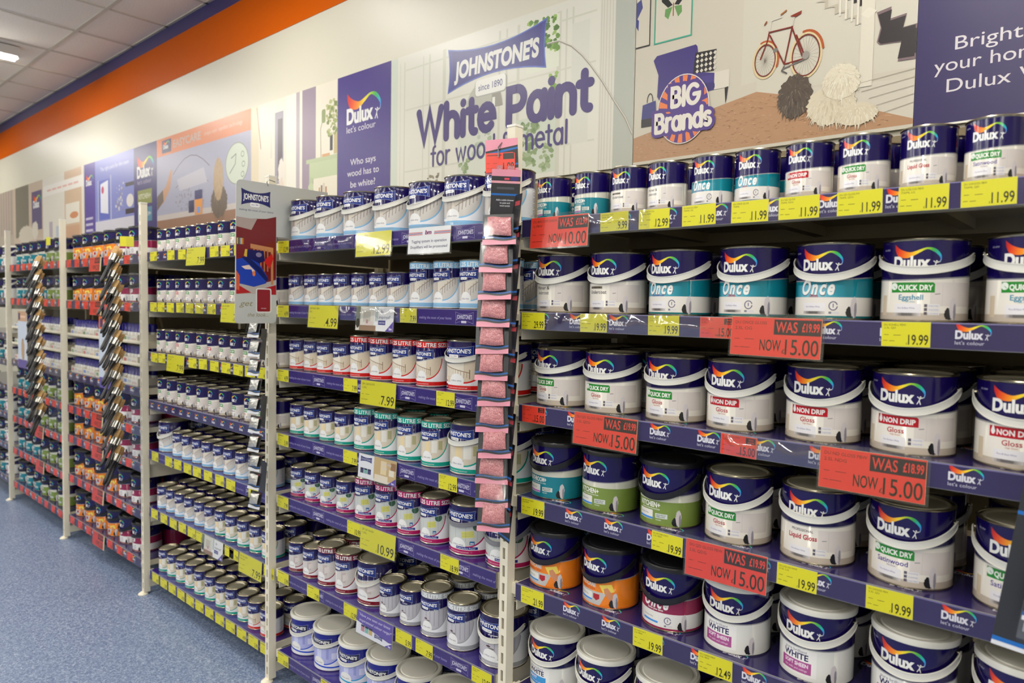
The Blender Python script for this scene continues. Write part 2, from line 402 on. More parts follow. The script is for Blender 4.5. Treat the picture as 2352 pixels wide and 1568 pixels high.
# ------------------------------------------------------------------ tin labels (drawn for r=.073 h=.155, u=0 faces the aisle)
NAVY = (20, 9, 76)
R25, H25 = .073, .155
C25 = pi*R25
def wave(a, c, y0, amp, ybot, half=C25, n=48, ph=0.):
    top = [(-half+2*half*i/n, y0+amp*cos((i/n-.5)*2*pi+ph)) for i in range(n+1)]
    a.poly([(-half, ybot), (half, ybot)]+top[::-1], c)
def dulux_label(k, y0=.004, y1=.151):
    a = Art()
    pure = (230, 225, 214)
    base = {'once_gloss': (14, 122, 138), 'once_satin': (14, 122, 138), 'kitchen': (118, 140, 62), 'bathroom': (22, 122, 138), 'easycare': (232, 130, 30), 'once_maroon': (140, 32, 74),
            'softsheen': (226, 226, 220), 'matt': (226, 226, 220)}.get(k, pure)
    a.rect(-C25, y0, C25, y1, NAVY); a.up()
    top = .083 if k not in ('softsheen', 'matt') else .078
    wave(a, (150, 150, 150), top+.0025, -.006, y0, ph=.5); a.up()
    wave(a, (205, 205, 190) if k in ('kitchen', 'bathroom') else base, top, -.006, y0, ph=.5); a.up()
    dulux(a, -.046, .101, .064)
    a.text('let\'s colour', -.075, .135, .004, (200, 200, 215), w=.018)
    if k in ('once_gloss', 'once_satin'):
        a.grad(-.07, .046, .045, .070, [(14, 122, 138), (90, 170, 195), (130, 195, 215), (60, 155, 175), (14, 122, 138)]); a.rect(-C25, y0, C25, .0455, (226, 222, 214)); a.up()
        a.rect(-C25, .004, C25, .008, (10, 105, 110)); a.text('Once', -.0475, .0505, .0285, (60, 80, 92), w=.0715, bold=.055, shear=.3, space=1.25); a.text('Once', -.0470, .0515, .0280, (240, 240, 234), w=.070, bold=.036, shear=.3, space=1.25)
        a.text('Gloss' if k == 'once_gloss' else 'Satinwood', -.018, .0455, .006, (170, 25, 35) if k == 'once_gloss' else (60, 50, 130), bold=.02, align='c')
    elif k == 'once_maroon':
        a.rect(-C25, .004, C25, .046, (226, 224, 222)); a.rect(-C25, .004, C25, .009, (140, 32, 74)); a.up()
        a.text('Once', -.047, .057, .0275, (240, 238, 234), w=.070, bold=.036, shear=.3, space=1.25)
        a.text('Saves you time', -.012, .05, .005, (238, 236, 232), bold=.02, align='c')
    elif k in ('kitchen', 'bathroom'):
        a.rect(-C25, y0, C25, .0655, base); a.up()
        a.text('KITCHEN+' if k == 'kitchen' else 'BATHROOM+', -.046, .049, .0125, (236, 236, 228), w=.062, bold=.03)
        a.text('GREASE & STAIN PROTECTION' if k == 'kitchen' else 'MOULD PROTECTION FOR 5 YEARS', -.04, .0425, .0034, (236, 236, 228), w=.055, bold=.01)
        a.rect(.004, .022, .034, .034, (205, 212, 205)); a.up(); a.text('GREASE PROOF' if k == 'kitchen' else 'MOULDTEC', .006, .0285, .0032, (40, 60, 60), w=.024, bold=.02); a.text('FORMULATION', .006, .024, .0032, (40, 60, 60), w=.022, bold=.02)
        a.text('WASHABLE' if k == 'kitchen' else 'RESISTANT', .005, .016, .003, (236, 236, 228), w=.014)
    elif k == 'easycare':
        a.rect(-C25, .004, .06, .044, (190, 188, 184)); a.poly([(.018, .004), (.12, .004), (.12, .05), (.04, .05)], (235, 130, 28)); a.rect(-C25, .004, C25, .008, (225, 110, 30)); a.up()
        a.text('EASYCARE', -.05, .056, .010, (200, 196, 190), w=.058, bold=.04, z=a.z); a.text('WASHABLE & TOUGH', -.05, .047, .0065, (190, 50, 30), w=.056, bold=.02)
        a.poly([(.018, .064), (.05, .07), (.058, .05), (.03, .042)], (236, 210, 90)); a.up()
        a.poly([(.03, .056), (.04, .06), (.062, .03), (.07, .012), (.058, .01), (.042, .03), (.032, .044)], (205, 140, 100))
        a.poly([(.001, .038), (.019, .038), (.019, .026), (.01, .02), (.001, .026)], (170, 30, 40))
    elif k in ('softsheen', 'matt'):
        a.rect(-.056, .012, .024, .07, (236, 234, 230)); a.up(); cc = (168, 80, 140) if k == 'softsheen' else (60, 150, 215)
        a.text('pure brilliant', -.045, .062, .0065, (90, 90, 110), w=.05); a.text('WHITE', -.048, .047, .013, (30, 28, 80), w=.056, bold=.03)
        a.rect(-.054, .017, .014, .043, cc); a.up(); a.text('SOFT SHEEN' if k == 'softsheen' else 'MATT', -.046, .031, .008, (240, 225, 235), w=.054 if k == 'softsheen' else .03, bold=.03); a.text('for walls and ceilings', -.044, .022, .0045, (235, 215, 230), w=.05)
    else:
        # cream room picture: wall panel, door line and floor strip
        a.rect(.02, .03, .10, .074, (214, 206, 200)); a.rect(-C25, y0, C25, .017, (190, 178, 162)); a.rect(-.075, .012, -.062, .05, (206, 190, 164)); a.up()
        a.line([(.028, .052), (.036, .053)], .0012, (90, 90, 96)); a.rect(.040, .03, .0405, .07, (190, 186, 178))
        if k == 'nondrip':
            a.poly([(-.049, .055), (.027, .055), (.027, .071), (.024, .074), (-.049, .074)], (178, 20, 34)); a.up(); a.text('NON DRIP', -.036, .0595, .0095, (240, 236, 232), w=.058, bold=.035)
            a.poly([(-.0465, .064), (-.044, .059), (-.041, .059), (-.0385, .064), (-.0425, .078)], (236, 236, 232))
        if k.startswith('quick') or k == 'eggshell':
            a.poly([(-.049, .055), (.027, .055), (.027, .071), (.024, .074), (-.049, .074)], (38, 132, 48)); a.up(); a.text('QUICK DRY', -.035, .0595, .0095, (240, 240, 232), w=.059, bold=.035); a.ell(-.043, .0665, .0068, .0068, (225, 232, 222), 14)
            a.up(); a.line([(-.043, .0665), (-.040, .063)], .0012, (90, 150, 90))
        red, vio = (170, 30, 40), (74, 56, 140)
        nm = {'nondrip': ('Gloss', red), 'quickgloss': ('Gloss', red), 'quicksatin': ('Satinwood', vio), 'eggshell': ('Eggshell', (40, 130, 160))}.get(k)
        if nm: a.text(nm[0], -.012, .0415, .0095, nm[1], bold=.015, align='c'); a.text('High Sheen' if nm[0] == 'Gloss' else ('Mid Sheen' if nm[0] == 'Satinwood' else 'Low Sheen'), -.012, .0365, .0028, nm[1], align='c')
        if k == 'liquid': a.text('PROFESSIONAL', -.012, .066, .0052, (40, 36, 50), w=.045, bold=.01, align='c'); a.text('Liquid Gloss', -.012, .050, .010, red, w=.06, bold=.03, align='c')
        if k == 'undercoat': a.rect(-.044, .064, .0, .07, (120, 112, 96)); a.up(); a.text('PROFESSIONAL', -.042, .065, .0045, (40, 36, 36), w=.038, bold=.02); a.text('Undercoat', -.044, .051, .009, (50, 46, 60), bold=.01)
        if k == 'primer': a.text('Primer &', -.044, .062, .009, (44, 50, 60), bold=.01); a.text('Undercoat', -.044, .049, .009, (44, 50, 60), w=.046, bold=.005)
    # common lower furniture
    if k in ('softsheen', 'matt'): pass
    elif k in ('kitchen', 'bathroom', 'easycare', 'once_maroon'):
        a.up(); a.rect(-.05, .016, -.003, .04, (228, 226, 218), r=.002); a.up(); a.rect(-.05, .017, -.003, .022, (60, 140, 220) if k != 'bathroom' else (180, 110, 190)); a.text('Pure Brilliant White', -.046, .029, .0034, (50, 50, 110), w=.03)
    else:
        a.up(); a.rect(-.041, .012, .006, .034, (226, 224, 226), r=.002); a.up(); a.grad(-.041, .011, .006, .017, [(196, 190, 186), (110, 106, 104), (120, 116, 112), (206, 200, 198)])
        a.text('Pure Brilliant White', -.034, .0245, .0032, (90, 84, 140), w=.03); a.up(); a.text('for Wood & Metal', -.033, .0128, .003, (60, 58, 70), w=.025)
    if k in ('once_gloss', 'once_satin', 'once_maroon'):
        a.line(_arc(.021, .028, .0075, .0085, 20, 350, 18), .0022, (110, 108, 130)); a.text('1', .021, .025, .0075, (50, 44, 120), bold=.02, align='c'); a.rect(.013, .012, .032, .0165, (214, 212, 216)); a.rect(.013, .012, .018, .0165, (130, 128, 140))
    elif k in ('nondrip', 'quickgloss', 'quicksatin', 'eggshell', 'liquid', 'primer', 'undercoat'):
        for i in range(3 if k in ('quicksatin', 'eggshell') else 2):
            q = .028-.0072*i; a.rect(.011, q, .016, q+.0055, (92, 88, 100)); a.rect(.0175, q, .036, q+.0055, (222, 220, 222)); a.text('Long lasting', .0185, q+.0018, .002, (90, 84, 140), w=.015, z=a.z+1)
    # shaggy grey and white patch at lower right
    a.up(); X = .058 if k in ('softsheen', 'matt') else .060
    fluff(a, X-.007, y0+.012, .0085, .0115, (34, 34, 36), 3, 26); a.up(); fluff(a, X, y0+.022, .0068, .021, (206, 200, 202), 5, 40, .1); a.up(); fluff(a, X+.0035, y0+.016, .0026, .015, (140, 136, 146), 6, 26)
    return a
def johnstone_label(k, size):
    a = Art(); y0, y1 = .004, .151
    acc = {'satin': (138, 190, 226), 'gloss': (205, 26, 24), 'onecoat': (18, 160, 140), 'quick': (176, 22, 92), 'maroon': (128, 24, 38), 'grey': (165, 168, 172),
           'tubblue': (20, 70, 200), 'tubcyan': (20, 160, 210), 'tubgreen': (20, 130, 60), 'tubplum': (90, 20, 90)}[k]
    tub = k.startswith('tub')
    a.rect(-C25, y0, C25, y1, (236, 238, 242)); a.up()
    # navy cap with a sweeping lower edge
    n = 40; H = C25
    def edge(u):
        t = max(0, min(1, (u/R25+.6)/2.5)); return .085+.021*t*t*(3-2*t)+(.004*max(0, -u/R25-.6))
    top = [(-H+2*H*i/n, edge(-H+2*H*i/n)) for i in range(n+1)]
    # room picture
    arcp = [(.030+.072*sin(radians(t)), .028+.068*(1-cos(radians(t)))) for t in range(0, 91, 9)]
    pic = (176, 180, 226) if tub else {'satin': (204, 200, 194), 'gloss': (214, 200, 178), 'onecoat': (214, 204, 184), 'quick': (196, 200, 196), 'maroon': (206, 200, 196), 'grey': (186, 184, 190)}[k]
    a.poly([(-.11, .026), (.030, .028)]+arcp[1:]+[(.102, .12), (-.11, .12)], pic); a.up()
    wht = (226, 226, 226)
    if k == 'satin':
        a.poly([(.0, .05), (.09, .1), (.09, .12), (.0, .12)], (214, 206, 192)); a.rect(-.02, .04, .0, .1, (186, 176, 166)); a.up()
        for i in range(6): a.line([(.03+.011*i, .045+.007*i), (.032+.011*i, .072+.008*i)], .0022, (150, 136, 124))
        a.line([(.02, .062), (.1, .108)], .003, (160, 146, 134)); a.rect(.0, .05, .004, .095, (150, 138, 128))
    elif k == 'gloss':
        a.rect(-.06, .045, .032, .12, (226, 218, 202)); a.up(); a.line([(-.05, .078), (.05, .058)], .0022, (140, 116, 90)); a.rect(.048, .04, .0505, .068, (120, 96, 70)); a.rect(.032, .05, .033, .1, (180, 160, 130))
        for i in range(10): a.line([(-.045+.0095*i, .076-.0019*i), (-.045+.0095*i, .044)], .0014, (150, 128, 104))
    elif k == 'onecoat':
        a.rect(.0, .035, .022, .095, (225, 205, 160)); a.rect(.03, .05, .055, .09, (228, 226, 216)); a.rect(.06, .06, .078, .09, (176, 172, 130)); a.poly([(-.005, .05), (.03, .045), (.03, .035), (.0, .03)], (120, 84, 50))
    elif k == 'quick':
        a.poly([(.02, .055), (.06, .06), (.056, .08), (.016, .075)], (206, 204, 110)); a.up(); a.ell(.07, .09, .016, .012, (50, 90, 66))
        for i in range(4): a.rect(-.04+.036*i, .045, -.039+.036*i, .11, (150, 154, 152))
        for i in range(3): a.line([(.02, .06+.005*i), (.056, .065+.005*i)], .0008, (150, 148, 60))
    elif k == 'maroon':
        a.rect(.02, .045, .045, .085, (190, 178, 174)); a.rect(-.03, .04, -.01, .1, (222, 218, 214)); a.up(); a.poly([(.03, .05), (.06, .06), (.055, .08), (.03, .075)], (215, 206, 202))
    elif k == 'grey':
        for i in range(5): a.rect(.0+.02*i, .04, .004+.02*i, .11, (160, 158, 166))
        a.up(); a.ell(.0, .062, .008, .003, (90, 60, 60)); a.ell(.012, .056, .009, .003, (120, 110, 110))
    else:
        a.rect(.0, .05, .02, .09, (206, 210, 240)); a.rect(.04, .05, .05, .1, (150, 156, 212)); a.rect(.06, .05, .08, .075, (214, 216, 240))
    a.up()
    cnt = (24, 30, 130) if tub else NAVY
    a.poly([(-H, y1), *[(p, q-.003) for p, q in top], (H, y1)], (150, 156, 166)); a.up()
    a.poly([(-H, y1), *top, (H, y1)], cnt); a.up()
    a.line(arcp, .0042 if size != '2' else .0048, acc, caps=False); a.up()
    a.poly([(.030, .0265)]+[(x+.0015, y-.0015) for x, y in arcp[1:]]+[(.104, y) for y in (.096, .100)]+[(.145, .100), (.145, .0265)], (236, 238, 242)); a.poly([(-H, y1), *top, (H, y1)], cnt); a.line(arcp, .0042 if size != '2' else .0048, acc, caps=False)
    # left wing of the arc
    a.line([(-.036-.083*sin(radians(t)), .030+.062*(1-cos(radians(t)))) for t in range(0, 60, 9)], .0042, acc, caps=False)
    a.ell(.006, .033, .026, .022, (232, 232, 230), 26); a.up(); a.text('brilliant white', -.014, .031, .0055, (80, 80, 110), w=.038)
    if not tub:
        a.rect(-C25, .006, C25, .019, acc); a.rect(-.055, .005, -.034, .021, NAVY, z=a.z+1)
        a.text('for interior and exterior wood and metal', -.028, .010, .0042, (240, 225, 225) if k != 'satin' else (150, 170, 190), w=.07, z=a.z+1); a.text('gloss', -.053, .010, .006, (230, 230, 230), w=.017, z=a.z+2)
    else: a.line([(-C25+2*C25*i/30, .02+.003*cos(i*.5)) for i in range(31)], .006, acc, caps=False)
    a.up(2)
    if k == 'quick':
        a.rect(.0, .021, .07, .029, (30, 40, 130)); a.rect(.045, .036, .06, .047, (30, 90, 150)); a.up(); a.text('ppg', .0475, .0385, .006, (230, 235, 240), w=.010, bold=.02); a.text('Multi Surface Primer', .003, .0225, .005, (230, 230, 240), w=.06)
    for i in range(4): a.line(_arc(.142, .038+.017*i, .0055, .0055, 0, 360, 12), .0016, (70, 84, 150))
    a.line([(.131, .03), (.153, .03), (.153, .1), (.131, .1), (.131, .03)], .0006, (150, 150, 160))
    ly0, ly1 = (.105, .141) if size != '1' else (.094, .125)
    if tub: ly0, ly1 = .098, .134
    johnstone(a, -.068, ly0, .062, ly1, fill=(22, 46, 128) if not tub else (20, 22, 70), edge=(150, 160, 190))
    if k in ('onecoat', 'grey', 'quick') and size != '1': a.text('onecoat' if k == 'onecoat' else ('all purpose' if k == 'grey' else 'quick dry'), .0, ly0-.009, .005, (225, 225, 230), bold=.02)
    if size == '1':
        a.up(); a.rect(-C25, .131, C25, y1, acc if k != 'grey' else (176, 178, 180)); a.up()
        for x in (-.215, -.032): a.text('1.25 LITRE SIZE', x, .1338, .0130, (236, 240, 240), w=.160, bold=.025)
    return a

SIZES = {'7': (.0465, .118), '1': (.0525, .149), '2': (.073, .155), 'D7': (.0465, .114), 'L': (.0745, .155)}
# kind -> (family, label kind, handle, lid, words)
K = {
 'nondrip': ('d', 'white', 'steel', 'navy and cream tin with red banner'),
 'quickgloss': ('d', 'white', 'steel', 'navy and cream tin with green banner'),
 'quicksatin': ('d', 'white', 'steel', 'cream tin, green banner over violet lettering'),
 'eggshell': ('d', 'white', 'steel', 'cream tin, green banner over teal lettering'),
 'liquid': ('d', 'white', 'steel', 'cream tin with plain red lettering'),
 'primer': ('d', 'white', 'steel', 'cream tin with plain dark lettering'),
 'undercoat': ('d', 'white', 'steel', 'cream tin with small brown panel'),
 'once_gloss': ('d', 'white', 'steel', 'navy and teal tin, red small print'),
 'once_satin': ('d', 'white', 'steel', 'navy and teal tin, violet small print'),
 'once_maroon': ('d', 'black', 'black', 'navy and maroon tin with black lid'),
 'kitchen': ('d', 'black', 'black', 'navy and olive tin with black lid'),
 'bathroom': ('d', 'black', 'black', 'navy and sea-green tin with black lid'),
 'easycare': ('d', 'black', 'black', 'navy and orange tin with black lid'),
 'softsheen': ('d', 'white', 'white', 'white tub with pink panel'),
 'matt': ('d', 'white', 'white', 'white tub with blue panel'),
 'satin': ('j', 'white', 'steel', 'navy topped tin with pale blue band'),
 'gloss': ('j', 'white', 'steel', 'navy topped tin with red band'),
 'onecoat': ('j', 'white', 'steel', 'navy topped tin with green band'),
 'quick': ('j', 'grey', 'steel', 'navy topped tin with magenta band'),
 'maroon': ('j', 'white', 'steel', 'navy topped tin with maroon band'),
 'grey': ('j', 'white', 'steel', 'navy topped tin with grey band'),
 'tubblue': ('j', 'white', 'white', 'white lidded tub with blue stripe'),
 'tubcyan': ('j', 'white', 'white', 'white lidded tub with cyan stripe'),
 'tubgreen': ('j', 'white', 'white', 'white lidded tub with green stripe'),
 'tubplum': ('j', 'white', 'white', 'white lidded tub with plum stripe'),
}
def body_mesh(r, h, tub):
    m = MB()
    if tub: m.lathe([(r-.004, 0), (r-.002, .002), (r, .006), (r, h-.012), (r-.001, h-.010)], 44); return m.mesh('tin_body', M_wplastic, True)
    m.lathe([(r-.003, .0015), (r-.002, 0), (r+.001, 0), (r+.0018, .0014), (r+.0016, .003), (r, .0042), (r, h-.005), (r+.0014, h-.0035), (r+.0022, h-.0018), (r+.001, h), (r-.0015, h), (r-.003, h-.002), (r-.003, h-.005)], 44, cap1=False)
    return m.mesh('tin_body', M_steel, True)
def lid_mesh(r, h, kind):
    m = MB()
    if kind == 'steel':
        m.lathe([(r-.0032, h-.0055), (r-.005, h-.0075), (r-.007, h-.0075), (r-.0085, h-.001), (r-.0105, h-.0005), (r-.012, h-.002), (r-.0135, h-.0045), (r*.45, h-.0042)], 44, cap0=False)
        return m.mesh('lid', M_lid, True)
    m.lathe([(r+.001, h-.013), (r+.0045, h-.012), (r+.005, h-.003), (r+.0035, h), (r-.003, h+.0005), (r-.006, h-.002), (r-.012, h-.003), (r-.014, h-.001), (r*.4, h-.0006)], 44, cap0=False)
    return m.mesh('lid', M_wplastic if kind == 'white' else M_bplastic, True)
def handle_mesh(r, zp, drop, m, w=.0155):
    pts = []; R = r+.0045; n = 36; mb = MB()
    prof = [(-w/2, .0), (-w/2, .0026), (-w/2+.0018, .0026), (-w/2+.0018, .0016), (w/2-.0018, .0016), (w/2-.0018, .0026), (w/2, .0026), (w/2, .0)]
    for i in range(n+1):
        t = pi*i/n; s = sin(t)
        out = Vector((cos(t), -sin(t), 0)); k = min(1, min(i, n-i)/2+.55)
        c = Vector((R*cos(t), -(R+.002)*s, zp-drop*s))
        # band lies nearly against the tin, leaning with the sag
        upv = Vector((0, -.12*s, 1)).normalized()
        for a, b in prof: mb.v.append(tuple(c+upv*(a*k)+out*b))
    q = len(prof)
    for i in range(n):
        for j in range(q):
            jj = (j+1) % q; mb.f.append((i*q+j, i*q+jj, (i+1)*q+jj, (i+1)*q+j))
    mb.f.append(tuple(reversed(range(q)))); mb.f.append(tuple(n*q+j for j in range(q)))
    return mb.mesh('handle', m, True)
def rivet_mesh(r, zp):
    mb = MB()
    for s in (-1, 1):
        mb.tube([(s*(r-.001), 0, zp), (s*(r+.0075), 0, zp)], .0032, 10)
    return mb.mesh('handle_pin', M_steel, True)
MESH = {}
def kit(kind, size, var=0):
    """meshes of one sort of tin: list of (part name, mesh, children)"""
    key = (kind, size, var)
    if key in MESH: return MESH[key]
    fam, hcol, lid, words = K[kind]; r, h = SIZES[size]
    tub = lid == 'white'
    def memo(k2, fn):
        if k2 not in MESH: MESH[k2] = fn()
        return MESH[k2]
    if size in ('7', '1', 'D7'): lid = 'steel'; tub = False
    parts = [('tin_body', memo(('body', size, tub), lambda: body_mesh(r, h, tub)), []),
             ('lid', memo(('lid', size, lid), lambda: lid_mesh(r, h, lid)), [])]
    def mk():
        a = dulux_label(kind) if fam == 'd' else johnstone_label(kind, size)
        sx, sy = r/R25, (h-.001)/H25
        if lid in ('white', 'black'): sy = (h-.009)/H25
        return a.build('label', M_label, cyl(r), sx, sy, cut=(2*pi*r/40, -pi*r, pi*r), smooth=True)
    parts.append(('label', memo(('lab', kind, size), mk), []))
    if size in ('2', 'L'):
        zp = h-.030; drop = (.042, .030, .052, .04)[var]
        hm = {'white': M_wplastic, 'black': M_bplastic, 'grey': M_gplastic}[hcol]
        parts.append(('handle', memo(('hd', size, hcol, var), lambda: handle_mesh(r, zp, drop, hm, .0155 if fam == 'd' else .014)), [('handle_pin', memo(('pin', size), lambda: rivet_mesh(r, zp)))]))
    MESH[key] = parts; return parts
def place_tin(kind, size, loc, rz, label, group, var=0):
    nm = 'paint_tub' if K[kind][2] == 'white' and size in ('2', 'L') else ('handled_paint_tin' if size == '2' else 'paint_tin')
    root = link(nm, None, None, loc, (0, 0, rz)); root.empty_display_size = .03
    cat = {'paint_tub': 'paint tub', 'handled_paint_tin': 'paint bucket', 'paint_tin': 'paint tin'}[nm]
    tag(root, label, cat, group)
    for pn, me, ch in kit(kind, size, var):
        o = link(pn, me, root, rot=(0, 0, pi) if var == 3 and pn == 'handle' else None)
        for cn, cm in ch: link(cn, cm, o)
    return root

# ------------------------------------------------------------------ the setting
WY = .70; CZ = 3.43; YB = -9.0; XL = -13.0; XR = 6.0
def slab(name, x0, x1, y0, y1, z0, z1, m): return structure(MB().box(x0, x1, y0, y1, z0, z1).obj(name, m))
slab('floor', XL, XR, YB, WY+.1, -.1, 0, M_floor)
wb = slab('wall_back', XL, XR, WY, WY+.1, 0, 3.05, M_white_wall)
structure(MB().box(XL, XR, WY-.003, WY+.1, 3.05, 3.335).obj('trim_1', M_orange))
structure(MB().box(XL, XR, WY-.003, WY+.1, 3.335, CZ).obj('trim_2', M_blue))
slab('wall_front', XL, XR, YB-.1, YB, 0, CZ, M_white_wall)
slab('wall_left', XL-.1, XL, YB, WY, 0, CZ, M_white_wall)
slab('wall_right', XR, XR+.1, YB, WY, 0, CZ, M_white_wall)
ceil = structure(MB().box(XL, XR, YB, WY+.1, CZ+.03, CZ+.1).obj('ceiling', M_grid))
# tiles in view are single tiles; the rest of the ceiling is one field of joined tiles
tm = MB().box(.004, .596, .004, .596, CZ+.001, CZ+.028).mesh('ceiling_tile', M_tile)
tmc = MB().box(.004, .596, .004, .384, CZ+.001, CZ+.028).mesh('ceiling_tile_cut', M_tile)
far = MB(); YT = .31
for i in range(38):
    x = -3.852+.6*(i-18)
    if x < XL or x+.6 > XR: continue
    for j in range(-1, 16):
        y = YT-.6*j-0 if j >= 0 else YT
        if j == -1: me, yy = tmc, YT
        else: me, yy = tm, YT-.6*(j+1)
        if yy < YB: continue
        if -9.0 < x < -2.6 and yy > -2.4: link('tile', me, ceil, (x, yy, 0))
        else: far.box(x+.004, x+.596, yy+.004, yy+(.384 if j == -1 else .596), CZ+.001, CZ+.028)
fo = far.obj('tile_field', M_tile, ceil); fo['kind'] = 'stuff'
# tee bars
tb = MB()
for i in range(38):
    x = -3.852+.6*(i-18)
    if XL < x < XR: tb.box(x-.012, x+.012, YB, WY-.004, CZ-.004, CZ+.001)
for j in range(16): tb.box(XL, XR, YT-.6*j-.012, YT-.6*j+.012, CZ-.005, CZ+.001)
tb.box(XL, XR, WY-.022, WY-.004, CZ-.004, CZ+.001)
structure(tb.obj('trim_3', M_grid))

# strip lights (each with its own lamp)
def strip_light(x, y, i, j):
    root = link('strip_light', None, None, (x, y, CZ)); L = 1.5
    MB().box(-.05, .05, -L/2, L/2, -.075, -.006).obj('housing', M_lampbody, root)
    MB().box(-.05, .05, -L/2-.012, -L/2, -.085, -.006).box(-.05, .05, L/2, L/2+.012, -.085, -.006).obj('end_cap', M_lampbody, root)
    MB().tube([(0, -L/2+.01, -.092), (0, L/2-.01, -.092)], .014, 12).obj('tube', M_tube, root, smooth=True)
    ld = bpy.data.lights.new('lamp', 'AREA'); ld.shape = 'RECTANGLE'; ld.size = .06; ld.size_y = L-.04; ld.energy = LAMP_W; ld.color = LAMP_COL
    link('lamp_light', ld, root, (0, 0, -.112))
    if i == 1 and j == 0: tag(root, 'white ceiling strip light with glowing tube, at upper left', 'strip light')
    else: tag(root, 'strip light %s row from the wall, %s along the aisle' % (('nearest', 'second', 'third', 'fourth')[j], ('first', 'second', 'third', 'fourth', 'fifth')[i]), 'strip light', 'ceiling strip lights')
for i, x in enumerate(LAMP_X):
    for j, y in enumerate(LAMP_Y): strip_light(x, y, i, j)

# ------------------------------------------------------------------ shelving
ORD = ['first', 'second', 'third', 'fourth', 'fifth', 'sixth', 'seventh', 'eighth', 'ninth', 'tenth', 'eleventh', 'twelfth', 'thirteenth', 'fourteenth', 'fifteenth', 'sixteenth']
BAY = ['nearest bay', 'second bay', 'third bay', 'fourth bay', 'fifth bay', 'sixth bay']
def bx0(b): return -1.25*b
POSTX = [1.241, -.009, -1.282, -2.528, -3.784, -5.035, -6.285]
def post_mesh(H=2.02):
    m = MB(); w = .0145
    m.box(-w, w, .012, .031, 0.012, H)
    m.box(-w, -.0045, 0, .012, .012, H); m.box(.0045, w, 0, .012, .012, H)
    z = .03
    while z < H-.05:
        m.box(-.0045, .0045, 0, .003, z-.018, z); z += .05
    m.box(-.0045, .0045, 0, .003, z-.018, H)
    return m.mesh('upright_post', M_cream)
PM = post_mesh()
slotm = MB().box(-.0044, .0044, .0105, .0118, .03, 1.98).mesh('slot', M_dark)  # dark strip standing in for the shade inside the hollow post
footm = MB().lathe([(.024, 0), (.024, .004), (.014, .012), (.012, .014)], 18).mesh('foot', M_cream, True)
basem = MB().box(-.012, .012, .031, .56, .035, .075).box(-.012, .012, .13, .16, .075, .15).box(-.012, .012, .53, .56, .0, 2.0).mesh('base_bar', M_cream)
levm = MB().lathe([(.02, 0), (.02, .006), (.006, .01), (.006, .04)], 14, 0, .45).mesh('levelling_foot', M_steel, True)
capm = MB().box(-.0155, .0155, -.001, .032, 2.02, 2.026).mesh('post_cap', M_wplastic)
for i, x in enumerate(POSTX):
    if i == 0: lb = 'cream slotted upright post at the far right edge'
    else: lb = 'cream slotted upright post between %s and %s' % (BAY[i-1], BAY[i] if i < 6 else 'the far end')
    p = tag(link('upright_post', PM, None, (x, 0, 0)), lb, 'shelf post', 'upright posts of the shelving run')
    link('slot_shade_strip', slotm, p); link('foot', footm, p); link('base_bar', basem, p); link('levelling_foot', levm, p); link('post_cap', capm, p)
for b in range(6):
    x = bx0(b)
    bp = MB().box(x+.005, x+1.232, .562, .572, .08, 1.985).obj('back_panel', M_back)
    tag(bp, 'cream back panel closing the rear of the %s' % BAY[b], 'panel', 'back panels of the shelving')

SL = 1.175   # clear length of a shelf
def board_mesh(m):
    q = MB()
    q.box(0, SL, .018, .555, -.004, -.0008)          # top skin
    q.box(0, SL, .018, .022, -.047, -.004); q.box(0, SL, .018, .05, -.047, -.044); q.box(0, SL, .551, .555, -.04, -.004)
    for x in (.25, .59, .93): q.box(x, x+.03, .03, .55, -.03, -.004)
    return q.mesh('shelf_board', m)
BOARD = board_mesh(M_under)
LIN = {'d': MB().box(.002, SL-.002, .0185, .5, -.0008, 0).mesh('shelf_liner', M_liner2), 'j': MB().box(.002, SL-.002, .0185, .5, -.0008, 0).mesh('shelf_liner', M_liner)}
def liner_print():
    a = Art(); a.step = 3e-6
    for i in range(7):
        for yy in (.040, .20): dulux(a, .10+.165*i+(.08 if yy > .1 else 0), yy, .042, (206, 204, 214))
    return a.build('liner_print', M_strip, lambda u, v, o: Vector((u, v, o+.0001)))
LINP = liner_print()
BRKS = {}
def bracket(d):
    d = round(max(.03, min(.088, d)), 3)
    if d not in BRKS: BRKS[d] = MB().prism([(.022, -.002), (.555, -.002), (.555, -d), (.022, -d*.9)], 0, .0025, 'x').mesh('bracket', M_cream)
    return BRKS[d]
THIN = MB().box(0, SL, .018, .555, -.006, 0).box(0, SL, .018, .020, -.006, .012).mesh('shelf_board', M_cream)
ARM = MB().box(-.022, .004, .031, .062, -.05, -.012).box(-.022, -.004, .02, .04, -.036, -.006).mesh('bracket_hook', M_cream)
